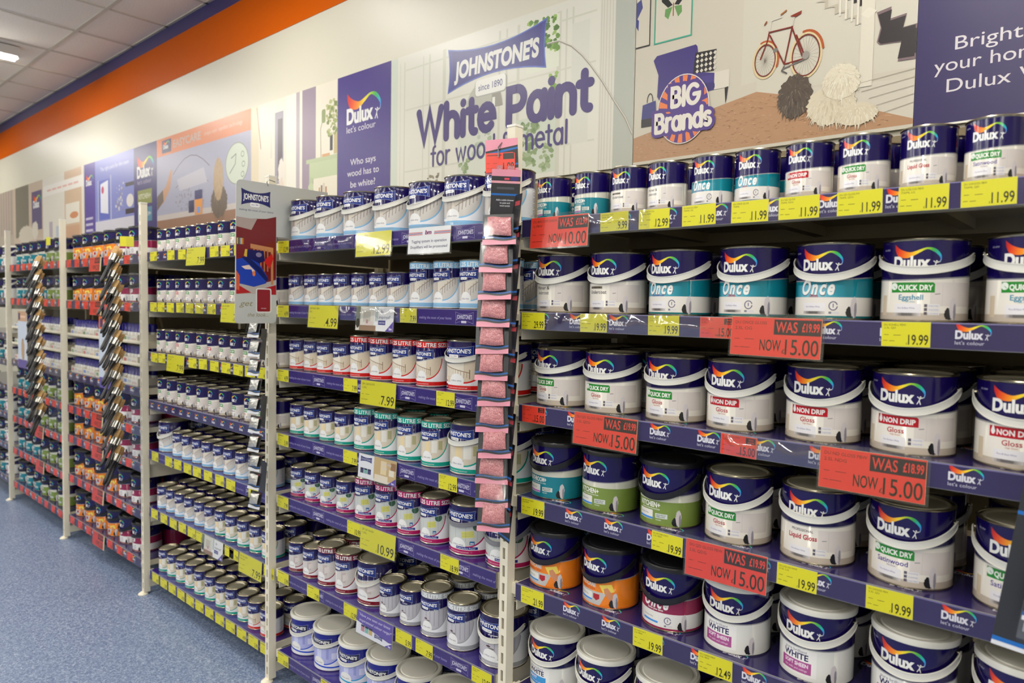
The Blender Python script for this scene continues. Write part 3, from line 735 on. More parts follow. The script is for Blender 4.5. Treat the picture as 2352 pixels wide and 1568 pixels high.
def strip_mesh(f):
    a = Art(); hh = .046
    if f == 'd':
        a.rect(0, -hh, SL, 0, (50, 43, 84)); a.up()
        for i in range(10):
            x = .045+.1215*i; dulux(a, x, -.027, .042, (214, 212, 220), fullman=True); a.text("let's colour", x, -.0375, .0062, (196, 194, 210), w=.044)
    elif f == 'dd':
        a.rect(0, -hh, SL, 0, (50, 43, 84)); a.up()
        for i in range(14):
            x = .03+.083*i; swirl(a, x, -.03, .03); a.text('Dulux', x, -.034, .010, (210, 208, 218), w=.03, bold=.04)
    else:
        a.rect(0, -hh, SL, 0, (48, 32, 104)); a.up()
        for i in range(5):
            x = .245+.25*i-.25
            if x >= 0:
                flag(a, x, -.042, x+.075, -.007, (48, 32, 104), (140, 134, 176)); a.up(); a.text("JOHNSTONE'S", x+.037, -.028, .012, (196, 192, 212), w=.064, bold=.02, align='c', shear=.1); a.rect(x+.025, -.040, x+.046, -.0335, (196, 192, 212)); a.z -= 1
            if x+.09 < SL-.05: a.text('making the most of your home', x+.088, -.031, .0085, (150, 144, 188), w=.145, shear=.3)
    a.rect(0, -.0018, SL, 0, (120, 114, 160), z=a.z+2)
    return a.build('edge_print', M_strip, lambda u, v, o: Vector((u, .0135-o, v)), clip=(0, -hh, SL, 0))
STR = {k: strip_mesh(k) for k in ('d', 'dd', 'j')}
STB = MB().box(0, SL, .0138, .018, -.047, .0005).mesh('edge_strip', M_clear if False else M_gplastic)
SHELF = {}
def shelf(b, n, z, f):
    """f: printed edge family"""
    x = bx0(b)+.025
    r = link('shelf', None, None, (x, 0, z)); tag(r, 'steel shelf with printed violet edge, %s from top in the %s' % (ORD[n], BAY[b]), 'shelf', 'shelves of the %s' % BAY[b])
    gap = z-SZ[b][n+1] if n+1 < len(SZ[b]) else .2
    if f == 'thin':
        r['label'] = 'plain cream tray shelf without printed edge, %s from top in the %s' % (ORD[n], BAY[b])
        link('shelf_board', THIN, r); [link('bracket', bracket(.03), r, (xx, 0, 0)) for xx in (-.0035, SL+.001)]; SHELF[(b, n)] = z; return
    link('shelf_board', BOARD, r); link('shelf_liner', LIN['j' if f == 'j' else 'd'], r); e = link('edge_strip', STB, r); link('edge_print', STR[f], e)
    for k, xx in enumerate((-.0035, SL+.001)): link('bracket', bracket(gap-.168), r, (xx, 0, 0))
    if b == 0: link('liner_print', LINP, r)
    link('bracket_hook', ARM, r); SHELF[(b, n)] = z
SZ = {0: [1.768, 1.52, 1.268, 1.015, .768, .475, .148],
      1: [1.77, 1.523, 1.274, 1.022, .776, .476, .146],
      2: [1.772, 1.522, 1.27, 1.025, .767, .470, .140],
      3: [1.768, 1.518, 1.307, 1.190, 1.075, .868, .678, .427, .165],
      4: [1.77, 1.525, 1.310, 1.192, 1.076, .868, .654, .415, .159],
      5: [1.77, 1.525, 1.262, 1.06, .87, .654, .415, .159]}
for b, zs in SZ.items():
    for n, z in enumerate(zs):
        f = {0: 'd', 1: 'j'}.get(b, 'd')
        if b == 2: f = 'j' if n >= 4 else 'dd'
        if b in (3, 4) and n in (2, 3): f = 'thin'
        shelf(b, n, z, f)

# loose clear covers over a few edge strips: they bulge and ripple and catch the lamps
def cover(b, n, x0, x1, seed):
    rd = random.Random(seed); bm = bmesh.new(); nx = max(8, int((x1-x0)/.008)); nz = 8; ph = [rd.uniform(0, 6) for _ in range(4)]; g = []
    for i in range(nx+1):
        row = []
        for j in range(nz+1):
            u = i/nx; v = j/nz; x = x0+(x1-x0)*u; e = min(1, u*8, (1-u)*8)
            amp = (.0062+.0034*sin(x*38+ph[0])+.0022*sin(x*83+ph[1]))*e
            row.append(bm.verts.new((x, .0098-amp*sin(pi*v)-.0012*sin(x*62+v*4+ph[2])*e, -.046+.046*v)))
        g.append(row)
    for i in range(nx):
        for j in range(nz):
            f = bm.faces.new((g[i][j], g[i+1][j], g[i+1][j+1], g[i][j+1])); f.smooth = True
    me = bpy.data.meshes.new('clear_cover'); bm.to_mesh(me); bm.free(); me.materials.append(M_cover)
    o = link('clear_cover', me, None, (0, 0, SZ[b][n])); tag(o, 'rippled clear cover on the %s shelf edge of the %s' % (ORD[n], BAY[b]), 'cover')
for q in ((0, 0, .22, .42, 3), (0, 1, .12, .62, 1), (1, 0, -1.13, -.73, 2), (1, 1, -.86, -.40, 5), (2, 1, -2.1, -1.75, 6), (0, 2, .62, .82, 7)): cover(*q)

# ------------------------------------------------------------------ tins on the shelves
ROWS = {
 (0, 0): [('D7', k, x) for k, x in (('bathroom', .075), ('bathroom', .2), ('undercoat', .317), ('primer', .422), ('once_satin', .539), ('once_gloss', .643), ('nondrip', .753), ('quickgloss', .862), ('liquid', .971), ('quicksatin', 1.079))],
 (0, 1): [('2', k, x) for k, x in (('primer', .097), ('undercoat', .275), ('once_satin', .449), ('once_gloss', .63), ('once_gloss', .802), ('eggshell', .973), ('eggshell', 1.146))],
 (0, 2): [('2', k, x) for k, x in (('quickgloss', .098), ('quickgloss', .267), ('quickgloss', .446), ('nondrip', .613), ('nondrip', .791), ('nondrip', .963), ('nondrip', 1.137))],
 (0, 3): [('2', k, x) for k, x in (('bathroom', .092), ('kitchen', .263), ('kitchen', .441), ('quickgloss', .614), ('liquid', .791), ('quicksatin', .966), ('quicksatin', 1.147))],
 (0, 4): [('2', k, x) for k, x in (('easycare', .093), ('easycare', .272), ('once_maroon', .454), ('softsheen', .62), ('softsheen', .8), ('softsheen', .985), ('softsheen', 1.160))],
 (0, 5): [('L', k, x) for k, x in (('matt', .094), ('matt', .264), ('matt', .444), ('matt', .62), ('matt', .797), ('matt', .975), ('matt', 1.14))],
 (1, 0): [('2', 'satin', x) for x in (-1.145, -.973, -.805, -.629, -.453, -.28, -.106)],
 (1, 1): [('7', 'satin', x) for x in (-1.17, -1.068, -.966, -.868, -.77, -.668, -.565)]+[('1', 'satin', x) for x in (-.453, -.335, -.217, -.1)],
 (1, 2): [('7', 'gloss', x) for x in (-1.17, -1.072, -.975, -.876)]+[('1', 'gloss', x) for x in (-.768, -.65, -.533, -.413)]+[('2', 'gloss', x) for x in (-.264, -.108)],
 (1, 3): [('7', 'onecoat', x) for x in (-1.165, -1.065, -.966, -.862)]+[('1', 'onecoat', x) for x in (-.748, -.626, -.504, -.384)]+[('2', 'onecoat', x) for x in (-.243, -.09)],
 (1, 4): [('7', 'quick', x) for x in (-1.16, -1.055, -.955, -.852)]+[('1', 'quick', x) for x in (-.74, -.62, -.501, -.383)]+[('2', 'quick', x) for x in (-.24, -.083)],
 (1, 5): [('7', 'maroon', x) for x in (-1.17, -1.07)]+[('1', 'maroon', x) for x in (-.967, -.857)]+[('2', 'maroon', -.715)]+[('7', 'grey', x) for x in (-.588, -.487)]+[('1', 'grey', x) for x in (-.375, -.25)]+[('2', 'grey', -.1)],
 (1, 6): [('L', k, x) for k, x in (('tubblue', -1.15), ('tubblue', -.985), ('tubcyan', -.82), ('tubgreen', -.655), ('tubplum', -.49), ('tubplum', -.325), ('tubblue', -.155))],
}
def run7(x0, n, p, kinds, size='D7'): return [(size, kinds[i % len(kinds)] if callable(kinds) is False else kinds(i), x0+p*i) for i in range(n)]
dd = ['quickgloss', 'nondrip', 'quicksatin', 'nondrip', 'quicksatin', 'quickgloss', 'quicksatin', 'quickgloss']
ROWS[(2, 0)] = run7(-2.41, 11, .1085, ['quickgloss', 'quickgloss', 'quicksatin', 'quickgloss', 'quicksatin', 'quicksatin'])
ROWS[(2, 1)] = run7(-2.41, 11, .1085, ['quickgloss', 'quickgloss', 'nondrip', 'quicksatin', 'quickgloss', 'quicksatin'])
ROWS[(2, 2)] = run7(-2.42, 11, .1105, ['quickgloss', 'quickgloss', 'nondrip', 'quickgloss', 'quicksatin', 'nondrip', 'quickgloss'])
ROWS[(2, 3)] = run7(-2.41, 11, .110, ['quickgloss', 'quicksatin', 'quickgloss', 'quicksatin'])
ROWS[(2, 4)] = [('2', 'satin', -2.39)]+run7(-2.235, 9, .106, ['satin'], '7')
ROWS[(2, 5)] = run7(-2.42, 6, .1035, ['satin'], '7')+run7(-2.42+.1035*6, 5, .1035, ['onecoat'], '7')
ROWS[(2, 6)] = run7(-2.42, 9, .1035, ['onecoat'], '7')+run7(-2.42+.9315, 2, .1035, ['gloss'], '7')
def run2(b, kinds, x0=None, p=.182):
    x0 = bx0(b)+.085 if x0 is None else x0
    return [('2', k, x0+p*i) for i, k in enumerate(kinds)]
E_, M_, T_, G_ = 'easycare', 'once_maroon', 'bathroom', 'kitchen'
ROWS[(3, 0)] = run2(3, [E_, E_, E_, E_, M_, M_])
ROWS[(3, 1)] = run2(3, [E_, E_, E_, E_, M_, M_])
ROWS[(3, 5)] = run2(3, [E_, E_, E_, E_, M_, M_]); ROWS[(3, 6)] = run2(3, [E_, E_, E_, E_, M_, M_])
ROWS[(3, 7)] = run2(3, [E_, E_, E_, E_, M_, M_]); ROWS[(3, 8)] = run2(3, [E_, E_, E_, E_, M_, M_])
ROWS[(4, 0)] = run2(4, [T_, T_, T_, T_, G_, G_]); ROWS[(4, 1)] = run2(4, [T_, T_, T_, T_, G_, G_])
for n in (5, 6, 7, 8): ROWS[(4, n)] = run2(4, [T_, T_, T_, G_, G_, G_])
for n in (0, 1, 3, 5, 6, 7): ROWS[(5, n)] = run2(5, [G_, T_, T_, G_, T_, 'softsheen'])
DEPTH = {(0, 0): 2, (0, 1): 2, (0, 2): 3, (0, 3): 2, (0, 4): 2, (0, 5): 2, (1, 0): 1, (1, 1): 2, (1, 2): 3, (1, 3): 3, (1, 4): 3, (1, 5): 3, (1, 6): 2,
         (2, 0): 1, (2, 1): 1, (2, 2): 4, (2, 3): 4, (2, 4): 3, (2, 5): 4, (2, 6): 4}
HV = {(1, 5): 1, (1, 6): 1, (2, 0): 1, (2, 1): 1, (2, 2): 1, (3, 4): 1, (3, 1): 3, (3, 2): 2, (4, 0): 2, (4, 1): 2, (4, 2): 2}
deep = {}
for (b, n), row in ROWS.items():
    z = SZ[b][n]; rd = random.Random(b*31+n); nd = DEPTH.get((b, n), 2)
    for i, (size, kind, x) in enumerate(row):
        r, h = SIZES[size]; words = K[kind][3]
        if size in ('7', '1', 'D7') and K[kind][0] == 'd': words = 'small '+words.replace(' with black lid', '')
        if size == '1': words = words.replace('navy topped', 'tall banner-topped')
        if size == '7': words = 'small '+words
        if size == '2' and K[kind][0] == 'j': words = 'handled '+words
        grp = 'tins on the %s shelf of the %s' % (ORD[n], BAY[b])
        y0 = .036+r+(.002 if size != 'L' else .006)
        for k in range(nd):
            yy = y0+k*(2*r+.014)+(rd.uniform(-.003, .004)); xx = x+rd.uniform(-.002, .002)
            rz = radians(rd.uniform(-5, 5) if k == 0 else rd.uniform(-14, 14))
            if k and size == '2' and row[i-1][0] != '2' and row[i-1][0] != 'L' and i > 0: xx = x
            if yy+r > .54: continue
            if k < 2 and b < 3 or (k == 0):
                where = '%s from left' % ORD[i] if k == 0 else 'behind %s from left' % ORD[i]
                lab = '%s, %s, %s shelf, %s' % (words, where, ORD[n], BAY[b])
                if b == 5: lab = '%s, %s, %s shelf, left edge' % (words, where, ORD[n])
                var = 0 if k else rd.choice((0, 0, 1, 2))
                if b == 0 and k == 0: var = HV.get((n, i), 0)
                place_tin(kind, size, (xx, yy, z), rz, lab, grp, var)
            else: deep.setdefault(b, []).append((kind, size, xx, yy, z))
# tins deep on the shelves, past the second row: one joined object per bay
for b, L in deep.items():
    bm = bmesh.new(); cache = {}
    me = bpy.data.meshes.new('deep_tins'); lay = bm.loops.layers.float_color.new('Col')
    mats = [M_steel, M_label, M_bplastic]
    for kind, size, x, y, z in L:
        r, h = SIZES[size]; low = .084/.155*h; seg = 20
        fam = K[kind][0]; col = {'easycare': (232, 130, 30), 'once_maroon': (140, 32, 74), 'bathroom': (22, 122, 138), 'kitchen': (118, 140, 62)}.get(kind, (216, 212, 204))
        prof = [(r, 0), (r, low), (r, h-.004), (r+.002, h-.002), (r+.001, h), (r-.002, h), (r-.004, h-.006), (r-.008, h-.002), (r-.013, h-.004)]
        rings = [[bm.verts.new((x+a*cos(2*pi*i/seg), y+a*sin(2*pi*i/seg), z+c)) for i in range(seg)] for a, c in prof]
        for j in range(len(prof)-1):
            for i in range(seg):
                f = bm.faces.new((rings[j][i], rings[j][(i+1) % seg], rings[j+1][(i+1) % seg], rings[j+1][i])); f.smooth = True
                f.material_index = 1 if j < 2 else (2 if K[kind][2] == 'black' else 0)
                c = col if j == 0 else NAVY
                for l in f.loops: l[lay] = (*lin(c), 1)
        f = bm.faces.new(rings[-1]); f.material_index = 2 if K[kind][2] == 'black' else 0
    bm.to_mesh(me); bm.free()
    for m in mats: me.materials.append(m)
    tag(link('paint_tin_stock', me), 'dark stock of more paint tins deep on shelves of the %s' % BAY[b], 'paint tins', None, 'stuff')

# ------------------------------------------------------------------ tester trays (fourth and fifth bay)
potm = MB().lathe([(.0205, 0), (.0215, .004), (.0215, .05), (.020, .052), (.020, .09), (.018, .092)], 14).mesh('tester_pot', M_label, True)
def color_mesh(me, fn):
    a = me.color_attributes.new('Col', 'FLOAT_COLOR', 'CORNER')
    for p in me.polygons:
        c = (*lin(fn(p.center)), 1)
        for li in p.loop_indices: a.data[li].color = c
color_mesh(potm, lambda c: (30, 26, 116) if c.z > .03 else (208, 206, 200))
def tray_mesh():
    m = MB(); w, d = .2, .13
    m.box(0, w, 0, d, 0, .002); m.box(0, w, 0, .002, .002, .034); m.box(0, w, d-.002, d, .002, .05); m.box(0, .002, .002, d-.002, .002, .04); m.box(w-.002, w, .002, d-.002, .002, .04)
    me = m.mesh('tester_tray', M_card); color_mesh(me, lambda c: (214, 208, 192)); return me
TRAY = tray_mesh()
def tray_print(c):
    a = Art(); a.rect(.004, .004, .196, .032, (214, 210, 200)); a.up(); a.rect(.012, .010, .05, .028, c); a.rect(.06, .012, .11, .026, (180, 186, 190)); a.rect(.12, .008, .185, .02, (196, 176, 170)); return a.build('tray_print', M_card, lambda u, v, o: Vector((u, -.0005-o, v)))
TP = [tray_print(c) for c in ((120, 150, 110), (190, 120, 120), (120, 140, 190))]
for b in (3, 4):
    for n in (2, 3, 4):
        z = SZ[b][n]
        for t in range(5):
            x = bx0(b)+.05+.212*t
            r = tag(link('tester_tray', TRAY, None, (x, .03, z)), 'pale card tray of navy-capped tester pots, %s from left, %s shelf, %s' % (ORD[t], ORD[n], BAY[b]), 'tray', 'tester pot trays')
            link('tray_print', TP[(t+n) % 3], r)
            for i in range(4):
                for j in range(2):
                    tag(link('tester_pot', potm, None, (x+.028+.048*i, .03+.034+.058*j, z+.002)), 'small navy-capped tester pot in pale tray, %s from left, %s shelf, %s' % (ORD[t], ORD[n], BAY[b]), 'pot', 'tester pots in tray %s, %s shelf, %s' % (ORD[t], ORD[n], BAY[b]))

# ------------------------------------------------------------------ price tickets
YEL = (210, 204, 40); RED = (216, 62, 46); INK = (44, 40, 20)
def small_art(col, price, l1='', l2='', was=None, w=.08, h=.045):
    a = Art(); a.rect(0, 0, w, h, col); a.up()
    if l1: a.text(l1, .004, h-.007, .0036, INK, w=min(w-.01, .0026*len(l1)))
    else: a.rect(.004, h-.008, w*.55, h-.005, (140, 120, 40) if col == YEL else (120, 40, 30))
    if l2: a.text(l2, .004, h-.0125, .0034, INK, w=.0028*len(l2))
    for x0, y0, x1 in ((.004, h*.46, .012), (.02, h*.45, .032), (.003, h*.22, .010), (.013, h*.21, .022)): a.rect(x0, y0, x1, y0+.001, (90, 80, 30) if col == YEL else (110, 30, 24))
    a.text(price, w-.003, .004, h*.40, INK, w=.0072*len(price)*(.9 if h < .05 else 1), align='r', bold=.012); a.text('£', w-.004-.0072*len(price)*.9, .004, .004, INK, align='r')
    if was: a.rect(w*.7, h*.66, w-.003, h*.95, (52, 40, 36)); a.up(); a.text('WAS', w*.84, h*.82, .0035, col, align='c', bold=.02); a.text(was, w*.84, h*.69, .0035, col, align='c', bold=.02); a.text('NOW', w*.45, .004, .0042, INK)
    return a
def big_art(col, price, l1, l2, was=None, w=.186, h=.08):
    a = Art(); a.rect(0, 0, w, h, col); a.up()
    k = .0062; a.text(l1, .008, h-.014, k, INK, w=.0052*len(l1)); a.text(l2, .008, h-.026, k, INK, w=.0052*len(l2))
    for x0, y0, x1 in ((.008, h*.42, .019), (.03, h*.42, .05), (.008, h*.2, .018), (.02, h*.2, .042)): a.rect(x0, y0, x1, y0+.0012, (80, 70, 30) if col == YEL else (110, 30, 24))
    if was:
        a.rect(w*.49, h*.57, w-.001, h*.96, (48, 38, 34)); a.up(); a.text('WAS', w*.51, h*.635, .0215, col, w=.044, bold=.012); a.text(was, w-.004, h*.67, .0165, col, w=.034, align='r', bold=.025)
        a.text('NOW', w*.34, .012, .0225, INK, w=.044, bold=.012); a.text('£', w*.59, .008, .009, INK); a.text(price, w-.004, .006, .031, INK, w=.066, align='r', bold=.006)
    else: a.text(price, w-.006, .006, .030, INK, w=.0152*len(price)+.006, align='r', bold=.004); a.text('£', w-.016-.0152*len(price), .007, .008, INK, align='r')
    return a
BACKS = {}
def ticket(b, n, i, x, z, art, w, h, words, y=.0118, big=False, tilt=0, cat='price ticket', nm=None, mesh=None, where=None):
    key = (w, h, big)
    if key not in BACKS:
        m = MB().box(-.0004, w+.0004, .0002, .0007 if not big else .0012, -.0004, h+.0004).mesh('ticket_card', M_card); color_mesh(m, lambda c: (210, 205, 160)); BACKS[key] = m
    o = link(nm or ('large_price_ticket' if big else 'price_ticket'), BACKS[key], None, (x, y, z-h-.001 if not big else z-h+.002), (radians(-4 if big else 0), radians(tilt), 0))
    tag(o, '%s, %s from left, %s shelf edge, %s' % (words, ORD[i], ORD[n], BAY[b]), cat, 'tickets on the shelf edges of the %s' % BAY[b])
    link('printed_face', mesh or art.build('printed_face', M_ticket, lambda u, v, o_: Vector((u, -o_, v))), o)
    if big:
        q = MB().box(-.004, w+.006, -.0022, -.0016, -.004, h+.006).box(-.004, w+.006, .002, .0026, -.004, h+.009).box(-.004, w+.006, -.0022, .0026, h+.006, h+.009)
        q.obj('clear_sleeve', M_clear, o)
    return o
TK = {
 (0, 0): [('B', .061, RED, '10.00', 'DU B/ROOM SHEEN', '1L PBW', '£12.99'), ('s', .281, YEL, '9.99', 'DU U/COAT WHT', '750ML PRO'), ('s', .39, YEL, '12.99', 'DU U/COAT WOOD', '750ML PRIM'), ('s', .503, YEL, '11.99', 'DU S/WOOD PBW', '750ML OS'), ('s', .619, YEL, '11.99', 'DU ONCE GLOSS', '750ML'),
          ('s', .721, YEL, '11.99', 'DU ND GLOSS', '750ML NDG'), ('s', .835, YEL, '11.99', 'DU QD GLOSS PW', '750ML QDG'), ('s', .942, YEL, '11.99', 'DU L/GLOSS PBW', '750ML LG'), ('s', 1.041, YEL, '11.99', 'DU S/WOOD PBW', '750ML QD')],
 (0, 1): [('s', .03, YEL, '29.99', 'DU U/COAT WOOD', '2.5L PRIM'), ('s', .227, YEL, '19.99', 'DU U/COAT', '2.5L UC'), ('s', .423, YEL, '19.99', 'DU S/WOOD', '2.5L OS'), ('s', .555, RED, '15.00', 'DU ONCE OG', '2.5L', '£19.99'), ('B', .63, RED, '15.00', 'DU ONCE GLOSS', '2.5L OG', '£19.99'), ('s', .924, YEL, '19.99', 'DU E/SHELL PBW', '2.5L QD')],
 (0, 2): [('s', .039, RED, '15.00', 'DU QD GLOSS', '2.5L QDG', '£19.99'), ('B', .217, RED, '15.00', 'DU QD GLOSS PBW', '2.5L QDG', '£19.99'), ('s', .612, RED, '15.00', 'DU ND GLOSS PBW', '2.5L NDG', '£18.99'), ('B', .823, RED, '15.00', 'DU ND GLOSS PBW', '2.5L NDG', '£18.99')],
 (0, 3): [('s', .042, YEL, '19.99', 'DU B/ROOM SHEEN', '2.5L PBW'), ('s', .448, YEL, '19.99', 'DU KITCHEN MATT', '2.5L PBW'), ('B', .54, RED, '15.00', 'DU QD GLOSS PBW', '2.5L QDG', '£19.99'), ('s', .745, YEL, '19.99', 'DU L/GLOSS PWW', '2.5L LG'), ('s', .917, YEL, '19.99', 'DU S/WOOD PBW', '2.5L QD')],
 (0, 4): [('s', .047, YEL, '21.99', 'DU EASYCARE 2.5', 'PBW MATT'), ('s', .405, YEL, '19.99', 'DU ONCE MATT', '2.5L PBW'), ('s', .576, YEL, '12.49', 'DU S/SHEEN PBW', '2.5L PBW')],
 (1, 0): [('s', -1.225, YEL, '12.99'), ('B', -.712, YEL, '12.99', 'JSR2.5L PBW', 'NDG'), ('C', -.44, 'theft')],
 (1, 1): [('s', -1.225, YEL, '4.99'), ('B', -1.002, YEL, '4.99', 'JSR750ML PBW', 'NDG'), ('C', -.71, 'inspired'), ('s', -.483, YEL, '7.99', 'JSR1.25L PBW', 'NDG')],
 (1, 2): [('s', -1.225, YEL, '4.99'), ('s', -.787, YEL, '7.99', 'JSR1.25L', 'LG'), ('B', -.682, YEL, '7.99', 'JSR LIQ/GLOSS', '1.25L'), ('s', -.307, YEL, '12.99', 'JSR2.5L PBW', 'LIQ/GLO')],
 (1, 3): [('s', -1.225, YEL, '5.99'), ('s', -.786, YEL, '7.99', 'JSR1.25L', 'ONE'), ('C', -.69, 'look'), ('s', -.292, YEL, '12.99', 'JSR2.5L PBW', 'COAT SAT')],
 (1, 4): [('s', -1.225, YEL, '7.99'), ('s', -.76, YEL, '10.99', 'JSR1.25L', 'QD'), ('B', -.677, YEL, '10.99', 'JSR QD GLOSS', '1.25L'), ('s', -.28, YEL, '18.99', 'JSR2.5L MULTI', 'SURF PRM')],
 (1, 5): [('s', -1.222, YEL, '5.99'), ('s', -1.012, YEL, '7.99'), ('s', -.778, YEL, '12.99', 'JSR2.5L', 'SAT'), ('C', -.695, 'seen'), ('s', -.49, YEL, '5.99', 'JSR750ML', 'A/P'), ('s', -.39, YEL, '7.99', 'JSR1.25L', 'A/P'), ('s', -.139, YEL, '12.99', 'JSR2.5L PBW', 'UNDERCT')],
 (1, 6): [('s', -1.222, YEL, '10.00'), ('s', -.919, YEL, '12.00')],
}
def card_art(k, w, h):
    a = Art()
    if k == 'theft':
        a.rect(0, 0, w, h, (226, 226, 226)); a.up()
        for i, c in enumerate(((190, 40, 40), (60, 60, 140), (190, 40, 40))):
            y = h*.80-i*.0035; a.rect(0, y, w, y+.0022, c)
        a.up(); a.rect(w*.34, h*.68, w*.62, h*.92, (226, 226, 226), r=.004); a.up(); a.text('bm', w*.48, h*.73, .012, (200, 50, 40), w=.030, align='c', bold=.06, shear=.1); a.up(); a.text('bm', w*.48, h*.73, .012, (48, 44, 120), w=.029, align='c', bold=.02, shear=.1)
        a.text('Tagging system in operation', w*.5, h*.42, .0085, (40, 40, 90), w=w*.84, align='c', bold=.012); a.text('Shoplifters will be prosecuted', w*.5, h*.2, .0085, (40, 40, 90), w=w*.88, align='c', bold=.012)
    elif k == 'inspired':
        a.rect(0, 0, w, h, (212, 208, 196)); a.up(); a.rect(w*.5, 0, w, h, (228, 228, 228)); a.rect(0, h*.2, w*.12, h, (110, 120, 96)); a.rect(w*.2, h*.35, w*.4, h*.8, (190, 184, 170)); a.rect(w*.1, 0, w*.55, h*.22, (150, 120, 96)); a.ell(w*.06, h*.3, .01, .016, (46, 38, 34)); a.rect(w*.52, h*.4, w*.6, h, (186, 196, 190)); a.up()
        a.rect(w*.24, h*.22, w*.46, h*.38, (214, 196, 190)); a.rect(w*.28, h*.3, w*.34, h*.46, (172, 140, 140)); a.text('Be', w*.66, h*.74, .010, (60, 60, 80), shear=.3); a.text('inspired!', w*.62, h*.52, .010, (60, 60, 80), shear=.3, w=.06)
        a.rect(w*.61, h*.26, w*.8, h*.44, (60, 60, 130)); a.up(); a.text("JOHNSTONE'S", w*.705, h*.31, .006, (220, 220, 230), w=w*.17, align='c'); a.poly([(w*.8, 0), (w, 0), (w, h*.42)], (90, 70, 160)); a.up(); a.text('bm', w*.9, h*.06, .008, (230, 230, 240), bold=.03)
    elif k == 'look':
        a.rect(0, 0, w, h, (222, 214, 196)); a.up(); a.rect(0, 0, w*.42, h, (226, 226, 230)); a.rect(w*.42, h*.1, w, h, (198, 170, 120)); a.up(); a.rect(w*.6, h*.35, w*.75, h*.9, (226, 206, 160)); a.rect(w*.45, h*.1, w*.8, h*.3, (226, 214, 190)); a.rect(w*.82, h*.35, w*.95, h*.6, (226, 218, 200)); a.rect(w*.86, h*.6, w*.99, h*.9, (150, 110, 70))
        flag(a, w*.05, h*.68, w*.36, h*.92, (40, 44, 110)); a.up(); a.text("JOHNSTONE'S", w*.205, h*.76, .006, (225, 225, 235), w=w*.26, align='c')
        for i, c in enumerate(((60, 60, 90), (120, 170, 160), (70, 66, 110))): a.rect(w*(.06+.1*i), h*.2, w*(.15+.1*i), h*.42, c); a.rect(w*(.06+.1*i), h*.36, w*(.15+.1*i), h*.42, (24, 22, 60), z=a.z+1)
        a.text('Get the', w*.62, h*.74, .010, (214, 206, 220), shear=.3, w=.05); a.text('look', w*.64, h*.56, .010, (214, 206, 220), shear=.3); a.poly([(w*.8, 0), (w, 0), (w, h*.3)], (90, 70, 160)); a.up(); a.text('bm', w*.9, h*.04, .007, (230, 230, 240), bold=.03)
    elif k == 'seen':
        a.rect(0, 0, w, h, (92, 74, 158)); a.up(); a.poly([(0, 0), (w*.8, 0), (w, h*.25), (w*.9, h*.22), (w*.5, h*.34), (0, h*.52)], (226, 226, 232)); a.up()
        a.text('"Have you seen our latest', w*.5, h*.78, .009, (222, 218, 236), w=w*.86, align='c', shear=.25); a.text('inspirational colour range?"', w*.53, h*.56, .009, (222, 218, 236), w=w*.9, align='c', shear=.25)
        for i, c in enumerate(((190, 130, 140), (120, 180, 170), (200, 170, 100))): a.rect(w*(.14+.11*i), h*.16, w*(.24+.11*i), h*.44, c); a.rect(w*(.14+.11*i), h*.36, w*(.24+.11*i), h*.44, (24, 22, 60), z=a.z+1)
        flag(a, w*.52, h*.14, w*.74, h*.32, (40, 44, 110)); a.up(); a.text("JOHNSTONE'S", w*.63, h*.2, .005, (225, 225, 235), w=w*.18, align='c'); a.text('bm', w*.9, h*.04, .007, (230, 230, 240), bold=.03)
    return a
CW = {'theft': 'white notice under striped heading', 'inspired': 'white and grey promotional card', 'look': 'promotional card with golden room picture', 'seen': 'violet promotional card'}
BIGX = {}
for (b, n), L in TK.items():
    z = SZ[b][n]
    for i, t in enumerate(L):
        if t[0] == 's':
            l1, l2, was = (t[4] if len(t) > 4 else ''), (t[5] if len(t) > 5 else ''), (t[6] if len(t) > 6 else None)
            ticket(b, n, i, t[1], z, small_art(t[2], t[3], l1, l2, was), .08, .045, 'small %s price ticket reading %s' % ('yellow' if t[2] == YEL else 'red', t[3]), tilt=random.uniform(-1, 1))
        elif t[0] == 'B':
            ticket(b, n, i, t[1], z, big_art(t[2], t[3], t[4], t[5], t[6] if len(t) > 6 else None), .186, .08, 'large %s price ticket reading %s' % ('yellow' if t[2] == YEL else 'red', t[3]), y=.004, big=True, tilt=random.uniform(-.6, .6))
        else:
            w = {'theft': .19, 'inspired': .2, 'look': .2, 'seen': .195}[t[2]]
            ticket(b, n, i, t[1], z, card_art(t[2], w, .08), w, .08, CW[t[2]], y=.004, big=True, cat='sign card', nm='promotion_card' if t[2] != 'theft' else 'notice_card')
# far bays share printed faces
FAR = {('y', p): small_art(YEL, p).build('printed_face', M_ticket, lambda u, v, o_: Vector((u, -o_, v))) for p in ('4.99', '7.99', '5.99')}
FAR[('r', '12.00')] = small_art(RED, '12.00').build('printed_face', M_ticket, lambda u, v, o_: Vector((u, -o_, v)))
FARB = {'y': big_art(YEL, '7.99', 'JSR1.25L PBW', 'ONE COAT').build('printed_face', M_ticket, lambda u, v, o_: Vector((u, -o_, v))),
        'r': big_art(RED, '12.00', 'DU EASYCARE', '2.5L', '£14.99', w=.17).build('printed_face', M_ticket, lambda u, v, o_: Vector((u, -o_, v)))}
U = {0: [-2.433, -2.232, -2.112, 'B-2.013', -1.79, -1.689, -1.57, -1.45], 1: [-2.44, -2.349, -2.243, -2.135, -2.035, -1.937, -1.818, 'B-1.678', -1.48, -1.38],
     2: [-2.434, -2.345, 'B-2.232', -2.007, -1.902, -1.793, -1.686, -1.58, -1.48, -1.38], 4: [-2.433, -2.274, -2.17, -2.065, -1.966, -1.856, -1.746, -1.646, -1.451],
     5: [-2.445, -2.333, -2.226, -2.124, -2.026, -1.94, 'C-1.87', -1.662, -1.62, 'B-1.525', -1.33], 6: [-2.44+.0985*k for k in range(12)]}
